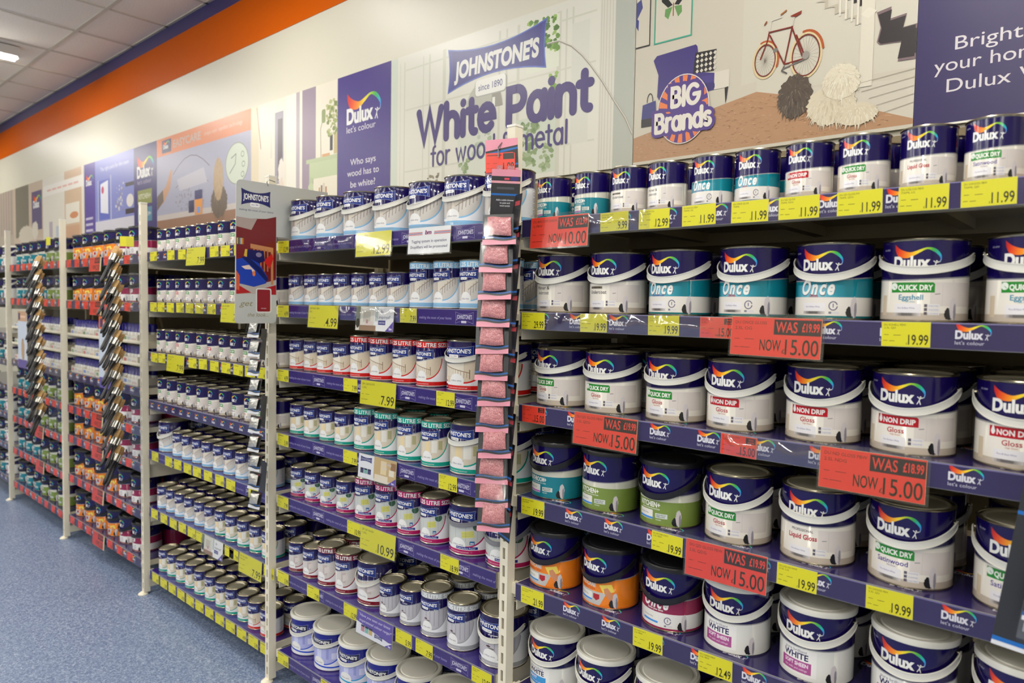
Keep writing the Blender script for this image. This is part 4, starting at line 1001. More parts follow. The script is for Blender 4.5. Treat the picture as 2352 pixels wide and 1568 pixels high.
for n, L in U.items():
    z = SZ[2][n]
    for i, t in enumerate(L):
        if isinstance(t, str):
            x = float(t[1:])
            if t[0] == 'B': ticket(2, n, i, x, z, None, .186, .08, 'large yellow price ticket', y=.004, big=True, mesh=FARB['y'])
            else: ticket(2, n, i, x, z, card_art('inspired', .2, .08), .2, .08, 'white and grey promotional card', y=.004, big=True, cat='sign card', nm='promotion_card')
        else: ticket(2, n, i, t, z, None, .08, .045, 'small yellow price ticket', mesh=FAR[('y', ('4.99', '5.99', '7.99')[i % 3])], tilt=random.uniform(-2, 2))
for b in (3, 4):
    for n in (0, 1, 5, 6, 7, 8):
        z = SZ[b][n]; x = bx0(b)+.05; i = 0
        while x < bx0(b)+1.12:
            if i == (3 if b == 3 else 4) and n != 8 or (i == 3 and n == 8 and b == 3):
                ticket(b, n, i, x-.02, z, None, .186, .08, 'large red price ticket', y=.004, big=True, mesh=FARB['r']); x += .2
            else: ticket(b, n, i, x, z, None, .08, .045, 'small red price ticket', mesh=FAR[('r', '12.00')], tilt=random.uniform(-3, 3)); x += .145
            i += 1

# ------------------------------------------------------------------ wall posters (flat prints on thin boards fixed to the back wall)
PY = WY-.012
def poster(name, x0, x1, z0, z1, a, label, clip=True):
    me = a.build('poster_print', M_poster, lambda u, v, o: Vector((u, -o-.0003, v)), clip=(x0, z0, x1, z1) if clip else None)
    q = MB().box(x0, x1, 0, .006, z0, z1).mesh('poster_board', M_wplastic)
    o = link(name, q, None, (0, PY, 0)); tag(o, label, 'poster'); link('poster_print', me, o); return o
ZT = 2.672
# 1 white-paint poster
a = Art(); x0, x1, z0 = -1.383, -.06, 2.03
a.rect(x0, z0, x1, ZT, (222, 221, 208)); a.up()
a.rect(x0, z0, -1.335, ZT, (206, 214, 200)); a.rect(-.14, z0, x1, ZT, (178, 182, 172)); a.rect(-.205, z0, -.14, ZT, (214, 212, 200))
for x in (-.2, -.19, -.178, -.165, -.152): a.rect(x, z0, x+.0025, ZT, (196, 190, 176))
for x, w in ((-1.318, .004), (-1.29, .008), (-1.16, .006), (-1.12, .01), (-1.03, .02), (-.70, .012), (-.66, .01), (-.60, .014), (-.40, .02), (-.36, .008), (-.33, .008)): a.rect(x, z0, x+w, ZT-.03, (206, 206, 190))
for y in (2.42, 2.14, 2.60): a.rect(-1.28, y, -.22, y+.007, (208, 208, 192))
a.rect(-.33, 2.14, -.25, 2.26, (216, 216, 204)); a.rect(-.33, 2.3, -.25, 2.58, (216, 216, 204))
a.up()
a.rect(-.60, 2.05, -.40, 2.27, (206, 214, 196)); a.rect(-.552, 2.44, -.39, 2.635, (222, 226, 206)); a.rect(-.93, 2.05, -.72, 2.26, (214, 218, 204)); a.up()
rg = random.Random(4)
def foliage(a, x0, y0, x1, y1, n, cs, r=.008):
    sv = a.step; a.step = 2e-6
    for i in range(n):
        x, y = rg.uniform(x0, x1), rg.uniform(y0, y1); q = rg.uniform(r*.5, r*1.5)
        fluff(a, x, y, q, q*.8, rg.choice(cs), rg.random(), 9, .3)
    a.step = sv; a.nx()
foliage(a, -.548, 2.50, -.396, 2.635, 90, [(96, 140, 44), (120, 165, 60), (150, 185, 90), (70, 110, 40)], .009)
foliage(a, -.43, 2.36, -.396, 2.42, 16, [(120, 160, 60), (150, 185, 90)], .007)
foliage(a, -.58, 2.06, -.49, 2.25, 70, [(134, 156, 106), (112, 138, 88), (160, 176, 136)], .010)
foliage(a, -.47, 2.06, -.41, 2.16, 30, [(160, 176, 136), (134, 156, 106)], .009)
foliage(a, -.92, 2.06, -.86, 2.16, 20, [(160, 176, 136), (134, 156, 106)], .009); foliage(a, -.84, 2.15, -.74, 2.27, 30, [(186, 198, 176), (170, 186, 156)], .009)
foliage(a, -1.12, 2.06, -1.05, 2.12, 16, [(112, 104, 80), (140, 132, 104)], .007)
a.z = 4; a.poly([(-.886+.212*(.5-.5*cos(radians(t))), 2.345+.115*sin(radians(t))) for t in range(0, 181, 12)], (186, 186, 172)); a.up(); a.poly([(-.735, 2.345), (-.674, 2.345), (-.69, 2.42), (-.73, 2.455)], (150, 148, 136)); a.rect(-.73, 2.345, -.715, 2.385, (235, 234, 224))
a.line([(-.447, 2.535), (-.39, 2.533), (-.33, 2.50), (-.28, 2.455), (-.244, 2.414), (-.19, 2.345), (-.14, 2.27), (-.09, 2.20), (-.055, 2.13)], .007, (150, 144, 130)); a.up(); a.line([(-.447, 2.537), (-.39, 2.535), (-.33, 2.502), (-.28, 2.457), (-.244, 2.416), (-.19, 2.347), (-.14, 2.272), (-.09, 2.202), (-.055, 2.132)], .0025, (225, 222, 210)); a.up()
flag(a, -.997, 2.446, -.45, 2.634, (48, 52, 140), (84, 106, 190)); a.up(); flag(a, -.975, 2.457, -.472, 2.623, (42, 42, 126)); a.up()
a.text("JOHNSTONE'S", -.722, 2.501, .066, (226, 226, 218), w=.47, bold=.045, shear=.1, align='c'); a.up()
a.rect(-.832, 2.399, -.652, 2.468, (168, 170, 160), r=.016); a.rect(-.828, 2.404, -.658, 2.469, (236, 236, 228), r=.014); a.up(); a.text('since 1890', -.743, 2.424, .026, (86, 86, 140), w=.135, align='c', bold=.01); a.up()
PUR = (64, 50, 114)
a.stroke('White Paint', -1.192, 2.262, .19, .185, PUR, w=.965); a.up()
a.stroke('for wood & metal', -1.10, 2.15, .112, .10, PUR, w=.765)
poster('poster', x0, x1, z0, ZT, a, 'poster with big violet lettering under a blue flag-shaped badge')

# 2 hallway poster
a = Art(); x0, x1 = -.054, .811; z1 = 2.672
a.rect(x0, z0, x1, z1, (200, 194, 178)); a.up(); a.rect(.33, 2.19, x1, z1, (204, 199, 184)); a.poly([(x0, 2.19), (.379, 2.235), (.379, 2.2), (x0, 2.12)], (200, 194, 178)); a.poly([(.379, 2.20), (.811, 2.16), (.811, 2.05), (.6, 2.06)], (204, 198, 184)); a.up()
a.poly([(x0, 2.123), (.379, 2.203), (.60, 2.14), (.72, 2.09), (.811, 2.054), (.811, 2.04), (x0, 2.04)], (176, 136, 102)); a.up(); sv = a.step; a.step = 2e-6
for i in range(700):
    x, y = rg.uniform(x0, .75), rg.uniform(2.045, 2.19)
    if y < 2.12+(x-x0)*.18 and y < 2.203-(x-.379)*.34: a.line([(x, y), (x+rg.uniform(.003, .010), y+rg.uniform(-.001, .001))], .0014, rg.choice([(150, 112, 80), (200, 164, 130), (160, 120, 88), (190, 152, 118)]), caps=False)
a.step = sv
a.rect(x0, 2.426, .002, 2.68, (36, 32, 34)); a.rect(.017, 2.424, .157, 2.68, (60, 160, 134)); a.up(); a.rect(x0, 2.431, -.002, 2.68, (204, 198, 182)); a.rect(.022, 2.429, .152, 2.68, (206, 200, 184)); a.up()
a.poly([(x0, 2.52), (-.03, 2.56), (-.036, 2.59), (x0, 2.58)], (70, 76, 130)); a.poly([(x0, 2.5), (-.045, 2.485), (-.044, 2.52), (x0, 2.53)], (50, 64, 140))
for sgn in (-1, 1):
    c = .087; a.poly([(c+sgn*.003, 2.54), (c+sgn*.048, 2.60), (c+sgn*.044, 2.56), (c+sgn*.02, 2.535)], (40, 40, 40)); a.poly([(c+sgn*.003, 2.535), (c+sgn*.03, 2.532), (c+sgn*.032, 2.51), (c+sgn*.018, 2.497)], (104, 150, 88)); a.poly([(c+sgn*.012, 2.555), (c+sgn*.046, 2.605), (c+sgn*.036, 2.60)], (120, 170, 90), z=a.z+1)
a.line([(.087, 2.545), (.087, 2.505)], .004, (150, 96, 50)); a.up()
# sofa, cushion, bag
so = (62, 50, 118)
a.poly([(.018, 2.372), (.03, 2.385), (.172, 2.392), (.178, 2.385), (.19, 2.30), (.24, 2.288), (.244, 2.27), (.240, 2.235), (.05, 2.225), (.035, 2.25), (.038, 2.32)], so); a.up(); a.rect(.175, 2.262, .244, 2.285, (70, 58, 130), r=.008); a.rect(.24, 2.235, .29, 2.29, (214, 208, 194)); a.rect(.18, 2.237, .242, 2.258, (56, 46, 110), r=.006); a.up()
a.poly([(.165, 2.30), (.172, 2.365), (.245, 2.362), (.236, 2.33), (.238, 2.295)], (38, 34, 38)); a.up()
for i in range(5):
    for j in range(4): a.poly([(.174+.015*i, 2.304+.016*j), (.180+.015*i, 2.311+.016*j), (.186+.015*i, 2.304+.016*j), (.180+.015*i, 2.298+.016*j)], (210, 204, 190))
a.poly([(.276, 2.235), (.288, 2.237), (.284, 2.2), (.28, 2.185)], (40, 36, 40)); a.line([(.10, 2.285), (.13, 2.288), (.15, 2.284)], .006, (90, 170, 160))
a.poly([(-.02, 2.23), (.03, 2.238), (.034, 2.18), (-.024, 2.172)], (54, 56, 120)); a.rect(-.024, 2.155, .032, 2.182, (36, 34, 40), z=a.z+1); a.line(_arc(.008, 2.237, .011, .028, 180, 0, 8), .003, (40, 38, 44)); a.up()
# stairs
for i in range(5): a.poly([(.545+.028*i, 2.425-.022*i), (.58+.028*i, 2.428-.022*i), (.58+.028*i, 2.40-.022*i), (.572+.028*i, 2.40-.022*i), (.572+.028*i, 2.42-.022*i)], (186, 178, 160))
for i in range(5): a.rect(.612+.016*i, 2.37-.012*i, .617+.016*i, 2.68, (222, 216, 200)); a.rect(.618+.016*i, 2.42-.012*i, .626+.016*i, 2.68, (44, 40, 42))
a.up(); a.rect(.672, 2.16, .706, 2.40, (216, 210, 194)); a.rect(.678, 2.40, .702, 2.68, (222, 216, 200)); a.poly([(.67, 2.36), (.69, 2.375), (.712, 2.36), (.69, 2.345)], (222, 216, 200)); a.up()
rb = [(.711, 2.355), (.747, 2.362), (.744, 2.33), (.785, 2.335), (.778, 2.30), (.811, 2.302), (.811, 2.21), (.768, 2.212), (.776, 2.262), (.722, 2.266), (.714, 2.275), (.722, 2.312)]
a.poly([(x, y) for x, y in rb], (120, 100, 104)); a.up(); a.poly([(.76+(x-.76)*.93, 2.28+(y-2.28)*.9) for x, y in rb], (42, 36, 38)); a.poly([(.79, 2.225), (.811, 2.225), (.811, 2.29), (.79, 2.29)], (42, 36, 38), z=a.z+.5); a.up()
for i in range(5): a.line([(.66+.02*i, 2.16-.022*i+.01), (.811, 2.185-.022*i)], .0012, (150, 142, 126))
# bicycle
BK = (116, 36, 26); CR = (214, 194, 150); RK = (172, 84, 40)
for cx, cy, rx, ry in ((.403, 2.291, .036, .052), (.524, 2.281, .044, .064)):
    pts = _arc(cx, cy, rx, ry, 0, 360, 30); a.line(pts, .006, CR); a.up(); a.line(_arc(cx, cy, rx-.005, ry-.006, 0, 360, 30), .003, BK); a.z -= 1
    for t in range(0, 180, 15): a.line([(cx+rx*.86*cos(radians(t)), cy+ry*.86*sin(radians(t))), (cx-rx*.86*cos(radians(t)), cy-ry*.86*sin(radians(t)))], .0005, (120, 110, 100), caps=False)
a.up(2); a.line(_arc(.403, 2.291, .040, .057, 20, -25, 6)+[], .006, RK); a.line(_arc(.403, 2.291, .040, .057, 110, 25, 8), .005, RK); a.line(_arc(.524, 2.281, .049, .070, 100, 10, 10), .007, RK)
for l in (((.416, 2.372), (.482, 2.372)), ((.416, 2.362), (.462, 2.268)), ((.482, 2.376), (.462, 2.268)), ((.482, 2.372), (.462, 2.268)), ((.482, 2.368), (.514, 2.281)), ((.462, 2.268), (.516, 2.272)), ((.414, 2.375), (.408, 2.345)), ((.408, 2.345), (.389, 2.298)), ((.495, 2.345), (.52, 2.282))): a.line(l, .0042, BK)
a.line([(.482, 2.376), (.487, 2.4)], .003, (200, 196, 186)); a.line([(.415, 2.375), (.419, 2.405), (.45, 2.408)], .003, (206, 202, 192)); a.line([(.404, 2.405), (.399, 2.398)], .005, (130, 74, 40)); a.line([(.448, 2.416), (.462, 2.424)], .005, (150, 96, 50)); a.poly([(.474, 2.405), (.508, 2.413), (.506, 2.404), (.49, 2.398)], (130, 48, 30)); a.ell(.434, 2.315, .007, .007, (120, 116, 110), 12); a.ell(.524, 2.281, .010, .012, (150, 146, 138), 12); a.line([(.462, 2.262), (.455, 2.25), (.47, 2.24)], .004, (90, 86, 84)); a.line([(.458, 2.255), (.52, 2.27)], .004, (110, 106, 104)); a.up()
# shaggy grey and white rug heap
def shag(a, cx, cy, rx, ry, base, cs, n, seed, L=.019):
    fluff(a, cx, cy, rx, ry, base, seed, 60, .07); rd = random.Random(seed); sv = a.step; a.step = 2e-6
    for i in range(n):
        t = rd.uniform(0, 2*pi); q = math.sqrt(rd.random())*.98; x, y = cx+rx*q*cos(t), cy+ry*q*sin(t); d = Vector((x-cx, y-cy-.02)).normalized()*L*rd.uniform(.4, 1)
        a.poly([(x-.0015, y), (x+.0015, y), (x+d.x*.6, y+d.y-.006)], rd.choice(cs))
    a.step = sv; a.nx()
shag(a, .497, 2.168, .05, .062, (84, 72, 62), [(66, 56, 50), (104, 92, 80), (88, 78, 68), (120, 108, 94)], 200, 11); a.up()
shag(a, .60, 2.125, .068, .056, (214, 204, 180), [(226, 218, 198), (200, 188, 162), (218, 208, 186)], 240, 12); shag(a, .67, 2.088, .055, .03, (212, 202, 178), [(226, 218, 198), (204, 192, 166)], 120, 13); a.up()
shag(a, .625, 2.185, .05, .05, (222, 214, 192), [(232, 226, 208), (206, 196, 172), (216, 206, 182)], 240, 14)
a.up(2)
# badge
bc = (.133, 2.192); a.ell(*bc, .094, .113, (222, 216, 206), 40); a.up(); a.ell(*bc, .091, .110, (78, 54, 130), 40); a.up()
for i in range(18):
    t = 2*pi*i/18+.1; w = .1; a.poly([(bc[0]+.045*cos(t-w*.8), bc[1]+.05*sin(t-w*.8)), (bc[0]+.09*cos(t-w), bc[1]+.109*sin(t-w)), (bc[0]+.09*cos(t+w), bc[1]+.109*sin(t+w)), (bc[0]+.045*cos(t+w*.8), bc[1]+.05*sin(t+w*.8))], (226, 124, 70))
a.up()
for t, x, y, em, W in (('BIG', .142, 2.205, .085, .105), ('Brands', .135, 2.128, .082, .208)):
    a.stroke(t, x, y, em, .42, (78, 54, 130), w=W, align='c'); a.up(); a.stroke(t, x, y, em, .165, (224, 218, 208), w=W, align='c'); a.up()
poster('poster', x0, x1, z0, z1, a, 'poster of a hallway with red bicycle, stairs and round purple badge')

# 3 violet poster at the right
a = Art(); x0, x1 = .812, 1.70
a.rect(x0, z0, x1, ZT, (42, 30, 88)); a.up()
for t, x, y in (('Brighten', .902, 2.214), ('your home', .856, 2.172), ('Dulux W', .886, 2.109)): pass
WHT = (214, 208, 212)
a.text('Brighten', .90, 2.2135, .0335, WHT, w=.198); a.text('your home', .855, 2.163, .033, WHT, w=.245); a.text('Dulux White', .885, 2.1085, .0335, WHT, w=.30)
poster('poster', x0, x1, z0-.005, ZT, a, 'plain violet poster with white lettering at upper right')

# 4 violet banner with logo
a = Art(); x0, x1 = -1.812, -1.386
a.rect(x0, z0, x1, ZT, (66, 50, 128)); a.up(); dulux(a, -1.735, 2.43, .215); a.text("let's colour", -1.735, 2.385, .030, (220, 216, 222), w=.235)
for t, x, y, w in (('Who says', -1.60, 2.222, .205), ('wood has to', -1.60, 2.168, .255), ('be white?', -1.60, 2.112, .2)): a.text(t, x, y, .031, (222, 218, 224), w=w, align='c', bold=.005)
poster('poster', x0, x1, z0, ZT, a, 'tall violet banner with rainbow swirl logo and white lettering')

# 5 hall and desk poster
a = Art(); x0, x1 = -2.688, -1.814
a.rect(x0, z0, x1, ZT, (226, 220, 202)); a.up(); a.rect(x0, z0, -2.6, ZT, (222, 208, 178)); a.rect(-2.42, 2.2, -2.33, 2.60, (150, 144, 156)); a.rect(-2.30, 2.12, -2.2, ZT, (232, 228, 214)); a.rect(-2.2, z0, -2.165, ZT, (176, 166, 172)); a.rect(-2.14, z0, -2.01, ZT, (150, 134, 150)); a.rect(-2.32, z0, -2.2, 2.16, (160, 148, 152)); a.up()
a.rect(-2.39, 2.22, -2.34, 2.56, (92, 84, 92)); a.line([(-2.62, 2.66), (-2.575, 2.42)], .006, (150, 70, 40)); a.rect(-2.155, z0, -2.14, ZT, (232, 228, 214)); a.line([(-2.46, 2.36), (-2.46, 2.50)], .02, (214, 210, 196))
a.rect(-2.1, 2.275, x1, 2.297, (178, 190, 150)); a.rect(-2.07, 2.19, x1, 2.275, (186, 198, 158)); a.rect(-2.07, z0, -2.035, 2.2, (176, 190, 148)); a.up(); a.ell(-2.052, 2.15, .028, .02, (186, 198, 158)); a.ell(-2.052, 2.10, .022, .014, (186, 198, 158))
a.line([(-1.96, 2.30), (-1.965, 2.44), (-1.94, 2.50)], .006, (150, 140, 110)); a.rect(-1.955, 2.47, -1.92, 2.54, (140, 150, 100), r=.01); a.rect(-1.95, 2.295, -1.88, 2.31, (206, 160, 110)); a.rect(-1.88, 2.32, -1.855, 2.40, (40, 40, 44)); a.rect(-1.845, 2.30, -1.815, 2.40, (186, 170, 120))
foliage(a, -1.91, 2.40, -1.816, 2.58, 60, [(150, 160, 96), (120, 134, 70), (176, 180, 124)], .010)
a.z = 2; a.rect(-2.03, 2.06, x1, 2.19, (226, 220, 200)); a.up(); [a.rect(-1.98+.02*i, 2.06, -1.966+.02*i, 2.14+.01*(i % 3), c) for i, c in enumerate([(190, 150, 100), (120, 100, 90), (200, 190, 170), (170, 120, 80)])]
fluff(a, -2.35, 2.26, .035, .075, (228, 220, 208), 8); fluff(a, -2.35, 2.14, .032, .09, (222, 206, 190), 9)
a.rect(-2.62, 2.18, -2.59, 2.205, (110, 90, 70))
poster('poster', x0, x1, z0, ZT, a, 'poster of a cream hall with purple door and green desk')

# 6 orange-topped poster
a = Art(); x0, x1 = -4.03, -2.69
a.rect(x0, z0, x1, ZT, (168, 168, 190)); a.up(); a.rect(x0, 2.548, x1, ZT, (216, 124, 70)); a.rect(x0, z0, x1, 2.098, (150, 112, 88)); a.rect(x0, 2.098, x1, 2.135, (200, 190, 186)); a.up()
a.rect(-3.94, 2.565, -3.79, 2.655, (42, 40, 92)); a.up(); dulux(a, -3.92, 2.595, .085, man=False); a.text('EASYCARE', -3.76, 2.585, .05, (196, 170, 156), w=.42, bold=.03); a.text('unique stain repellent technology', -3.29, 2.60, .026, (226, 186, 160), w=.50)
a.line([(-3.76+.09*i, 2.34+.16*sin(pi*(i+1)/8.)) for i in range(7)], .006, (100, 98, 104)); a.line([(-3.72+.08*i, 2.27+.09*sin(pi*(i+1)/8.)) for i in range(7)], .005, (110, 108, 114)); a.poly([(-3.70, 2.36), (-3.3, 2.40), (-3.25, 2.30), (-3.66, 2.28)], (190, 188, 200))
foliage(a, -3.72, 2.14, -3.30, 2.28, 50, [(146, 144, 158), (154, 152, 166)], .010); a.z = 3
a.poly([(-4.03, 2.26), (-3.88, 2.33), (-3.80, 2.44), (-3.77, 2.43), (-3.81, 2.31), (-3.92, 2.22), (-4.03, 2.18)], (198, 150, 116)); a.poly([(-4.03, 2.27), (-3.93, 2.31), (-3.92, 2.23), (-4.03, 2.17)], (110, 96, 88), z=a.z+1)
a.ell(-2.86, 2.372, .145, .128, (150, 156, 146), 36); a.up(); a.ell(-2.86, 2.372, .137, .120, (204, 214, 196), 36); a.up(); a.line([(-2.93, 2.41), (-2.87, 2.43), (-2.88, 2.37), (-2.95, 2.32)], .006, (96, 104, 96)); [a.line(_arc(-2.79+.01*(i % 2), 2.30+.06*i, .018, .016, 0, 360, 12), .004, (96, 104, 96)) for i in range(3)]
shag(a, -3.09, 2.16, .11, .10, (104, 88, 74), [(90, 76, 64), (124, 108, 90)], 120, 21, .05); a.up(); shag(a, -3.10, 2.30, .065, .13, (186, 158, 122), [(200, 176, 142), (166, 138, 104)], 120, 22, .05); a.up()
a.rect(-3.43, 2.10, -3.32, 2.26, (226, 150, 60), r=.008); a.up(); a.rect(-3.43, 2.20, -3.32, 2.26, (40, 38, 100), r=.008); a.rect(-3.40, 2.11, -3.35, 2.15, (120, 160, 220)); a.rect(-3.52, 2.12, -3.44, 2.20, (44, 40, 84))
poster('poster', x0, x1, z0, ZT, a, 'poster with orange header over pale lavender room')

# 7 kitchen and bathroom poster
a = Art(); x0, x1 = -5.53, -4.032
a.rect(x0, z0, x1, ZT, (128, 134, 196)); a.up(); a.rect(x0, z0, -5.27, ZT, (88, 72, 148)); a.rect(-4.45, z0, x1, ZT, (62, 52, 112)); a.rect(-5.27, z0, -4.45, 2.17, (206, 204, 216)); a.rect(-5.2, 2.18, -4.95, 2.5, (96, 106, 186)); a.up()
dulux(a, -5.49, 2.49, .14, man=False); dulux(a, -4.39, 2.44, .24); a.text("let's colour", -4.38, 2.39, .03, (170, 160, 190), w=.25)
a.text('The right paint for the room', -5.15, 2.575, .03, (220, 220, 235), w=.6); [a.rect(-5.5, 2.20-.05*i, -5.33, 2.22-.05*i, (190, 184, 210)) for i in range(3)]
a.poly([(-5.15, 2.24), (-4.98, 2.22), (-4.98, 2.49), (-5.15, 2.47)], (220, 220, 230)); a.line([(-5.2, 2.1), (-5.2, 2.5)], .014, (200, 200, 214)); a.line([(-4.92, 2.1), (-4.92, 2.52)], .014, (200, 200, 214)); a.ell(-5.1, 2.42, .03, .03, (190, 90, 120)); a.rect(-4.62, 2.40, -4.45, 2.43, (60, 50, 60)); a.rect(-4.62, 2.19, -4.45, 2.23, (60, 50, 60)); a.ell(-4.53, 2.29, .07, .05, (222, 216, 212)); a.up()
foliage(a, -4.82, 2.22, -4.66, 2.44, 30, [(170, 172, 196), (140, 136, 150), (206, 200, 200)], .012)
a.z = 3; a.rect(-4.38, 2.24, -4.12, 2.345, (140, 146, 76)); a.rect(-4.38, 2.11, -4.12, 2.215, (86, 132, 156)); a.up(); a.text('KITCHEN+', -4.25, 2.28, .035, (214, 214, 190), w=.22, align='c', bold=.02); a.text('BATHROOM+', -4.25, 2.15, .03, (206, 214, 220), w=.22, align='c', bold=.02)
poster('poster', x0, x1, z0, ZT, a, 'blue and violet bathroom poster with towel rail and logo')

# 8, 9 far posters
a = Art(); x0, x1 = -6.68, -5.54
a.rect(x0, z0, x1, ZT, (222, 216, 204)); a.up(); a.rect(-6.05, z0, -5.6, ZT, (206, 178, 150)); a.up(); a.rect(x0, 2.50, x1, 2.60, (232, 228, 220)); a.rect(-6.02, 2.20, -5.66, 2.38, (226, 220, 206)); a.rect(-6.02, 2.06, -5.66, 2.18, (200, 160, 132)); a.ell(-5.8, 2.27, .11, .03, (206, 140, 100)); a.up(); [a.rect(-6.55+.15*i, 2.54, -6.43+.15*i, 2.556, (222, 170, 160)) for i in range(6)]; a.rect(-6.5, 2.1, -6.4, 2.25, (180, 170, 180)); a.rect(-6.3, 2.1, -6.15, 2.2, (180, 190, 206))
poster('poster', x0, x1, z0, ZT, a, 'pale kitchen poster with thin reddish lettering')
a = Art(); x0, x1 = -8.28, -6.69
a.rect(x0, z0, x1, ZT, (196, 178, 158)); a.up(); a.rect(-8.28, z0, -7.7, ZT, (176, 166, 150)); a.rect(-7.62, 2.15, -7.15, ZT, (124, 118, 104)); a.rect(-7.6, z0, -6.7, 2.12, (200, 180, 166)); a.rect(-7.05, 2.2, -6.72, 2.58, (96, 84, 120)); a.up(); dulux(a, -7.0, 2.42, .2, man=False); fluff(a, -7.25, 2.17, .26, .09, (206, 196, 178), 31); fluff(a, -6.95, 2.2, .1, .09, (214, 206, 190), 32)
for i in range(5): a.rect(-8.2+.1*i, 2.2, -8.15+.1*i, ZT, (160, 140, 132))
poster('poster', x0, x1, z0, ZT, a, 'bedroom poster in dusty browns at far left')

# ------------------------------------------------------------------ hanging sign board between second and third bay
SX = -1.222
def sidemap(u, v, o): return Vector((o, u, v))
outl = []
for cx, cz, a0 in ((-.010, 1.467, -90),): outl += [(cx+.015*cos(radians(a0+t)), cz+.015*sin(radians(a0+t))) for t in (0, 30, 60, 90)]
outl += [(.005, 1.785), (.235, 1.785), (.235, 1.985)]
outl += [(-.157+.018+.018*cos(radians(t)), 1.967+.018*sin(radians(t))) for t in (90, 120, 150, 180)]
outl += [(-.163+.015+.015*cos(radians(t)), 1.467+.015*sin(radians(t))) for t in (180, 210, 240, 270)]
sb = MB().prism(outl, -.003, 0, 'x').obj('hanging_sign_board', mat('sign_board_grey', (186, 188, 184), rough=.45), None, (SX, 0, 0))
tag(sb, 'grey sign board with red bedroom picture hanging on the second post', 'sign')
a = Art(); L, Rr_ = -.158, .004; w = Rr_-L
johnstone(a, L+.02, 1.893, L+.138, 1.955, fill=(32, 36, 96), edge=(32, 36, 96), shear=.05)
a.z = 0; a.text('making the most of your home', L+.012, 1.873, .0075, (52, 46, 96), w=.138, shear=.3)
a.poly([(L, 1.562), (Rr_, 1.565), (Rr_, 1.862), (L+.12, 1.85), (L+.06, 1.845), (L, 1.848)], (112, 26, 28)); a.up()
a.poly([(L, 1.848), (L+.06, 1.845), (L+.085, 1.849), (L+.06, 1.803), (L, 1.812)], (166, 150, 142)); a.poly([(L, 1.64), (L+.01, 1.648), (L+.09, 1.60), (Rr_, 1.62), (Rr_, 1.565), (L, 1.562)], (176, 168, 160)); a.poly([(L, 1.562), (L+.06, 1.568), (L, 1.60)], (170, 24, 28)); a.poly([(L+.09, 1.58), (Rr_, 1.60), (Rr_, 1.562), (L+.09, 1.562)], (160, 22, 28)); a.up()
a.rect(L+.002, 1.745, L+.03, 1.772, (60, 56, 60)); a.up(); [a.rect(L+.003+.0055*i, 1.747, L+.0075+.0055*i, 1.77, c) for i, c in enumerate([(214, 180, 40), (70, 70, 80), (150, 150, 170), (220, 190, 60), (200, 90, 50)])]
a.poly([(L+.056, 1.752), (L+.15, 1.742), (L+.15, 1.60), (L+.14, 1.60), (L+.14, 1.725), (L+.056, 1.735)], (190, 130, 84)); [a.rect(L+.068+.014*i, 1.65, L+.073+.014*i, 1.735, (176, 116, 72)) for i in range(5)]
a.up(); a.poly([(L+.11, 1.69), (L+.145, 1.72), (L+.15, 1.70), (L+.135, 1.66)], (200, 36, 34)); a.poly([(L+.03, 1.705), (L+.035, 1.73), (L+.11, 1.727), (L+.115, 1.69), (L+.09, 1.68)], (26, 26, 84)); a.poly([(L+.03, 1.705), (L+.035, 1.73), (L+.044, 1.73), (L+.042, 1.70)], (206, 170, 60), z=a.z+1); a.ell(L+.09, 1.712, .012, .009, (130, 120, 150), z=a.z+1)
a.up(); a.poly([(L, 1.69), (L+.04, 1.702), (L+.09, 1.68), (L+.125, 1.63), (L+.12, 1.605), (L+.07, 1.59), (L+.02, 1.60), (L, 1.60)], (30, 62, 166)); a.poly([(L+.02, 1.70), (L+.05, 1.70), (L+.10, 1.66), (L+.13, 1.62), (L+.12, 1.612), (L+.07, 1.66)], (20, 30, 90), z=a.z+1); a.poly([(L+.02, 1.665), (L+.05, 1.672), (L+.075, 1.65), (L+.07, 1.632), (L+.06, 1.655), (L+.035, 1.655)], (224, 200, 190), z=a.z+1); a.poly([(L, 1.65), (L+.014, 1.63), (L+.012, 1.575), (L, 1.58)], (206, 90, 60), z=a.z+1); a.ell(L+.07, 1.64, .006, .01, (226, 120, 50), z=a.z+1.5)
a.up(2); a.rect(L+.078, 1.492, L+.142, 1.586, (214, 212, 206), r=.008); a.up(); a.rect(L+.083, 1.497, L+.137, 1.581, (134, 22, 32), r=.005); a.up(); a.text('Hot Red', L+.11, 1.507, .005, (220, 200, 200), align='c', w=.02)
a.text('get', L+.012, 1.518, .020, (140, 132, 90), w=.055, shear=.3); a.text('the look...', L+.045, 1.478, .014, (140, 132, 90), w=.085, shear=.3)
link('sign_print', a.build('sign_print', M_card, sidemap), sb)
MB().tube([(.0, -.03, 1.975), (.0, -.035, 1.99), (.0, -.028, 2.0), (.0, .0, 1.995)], .002, 6).obj('hook', M_wire, sb)

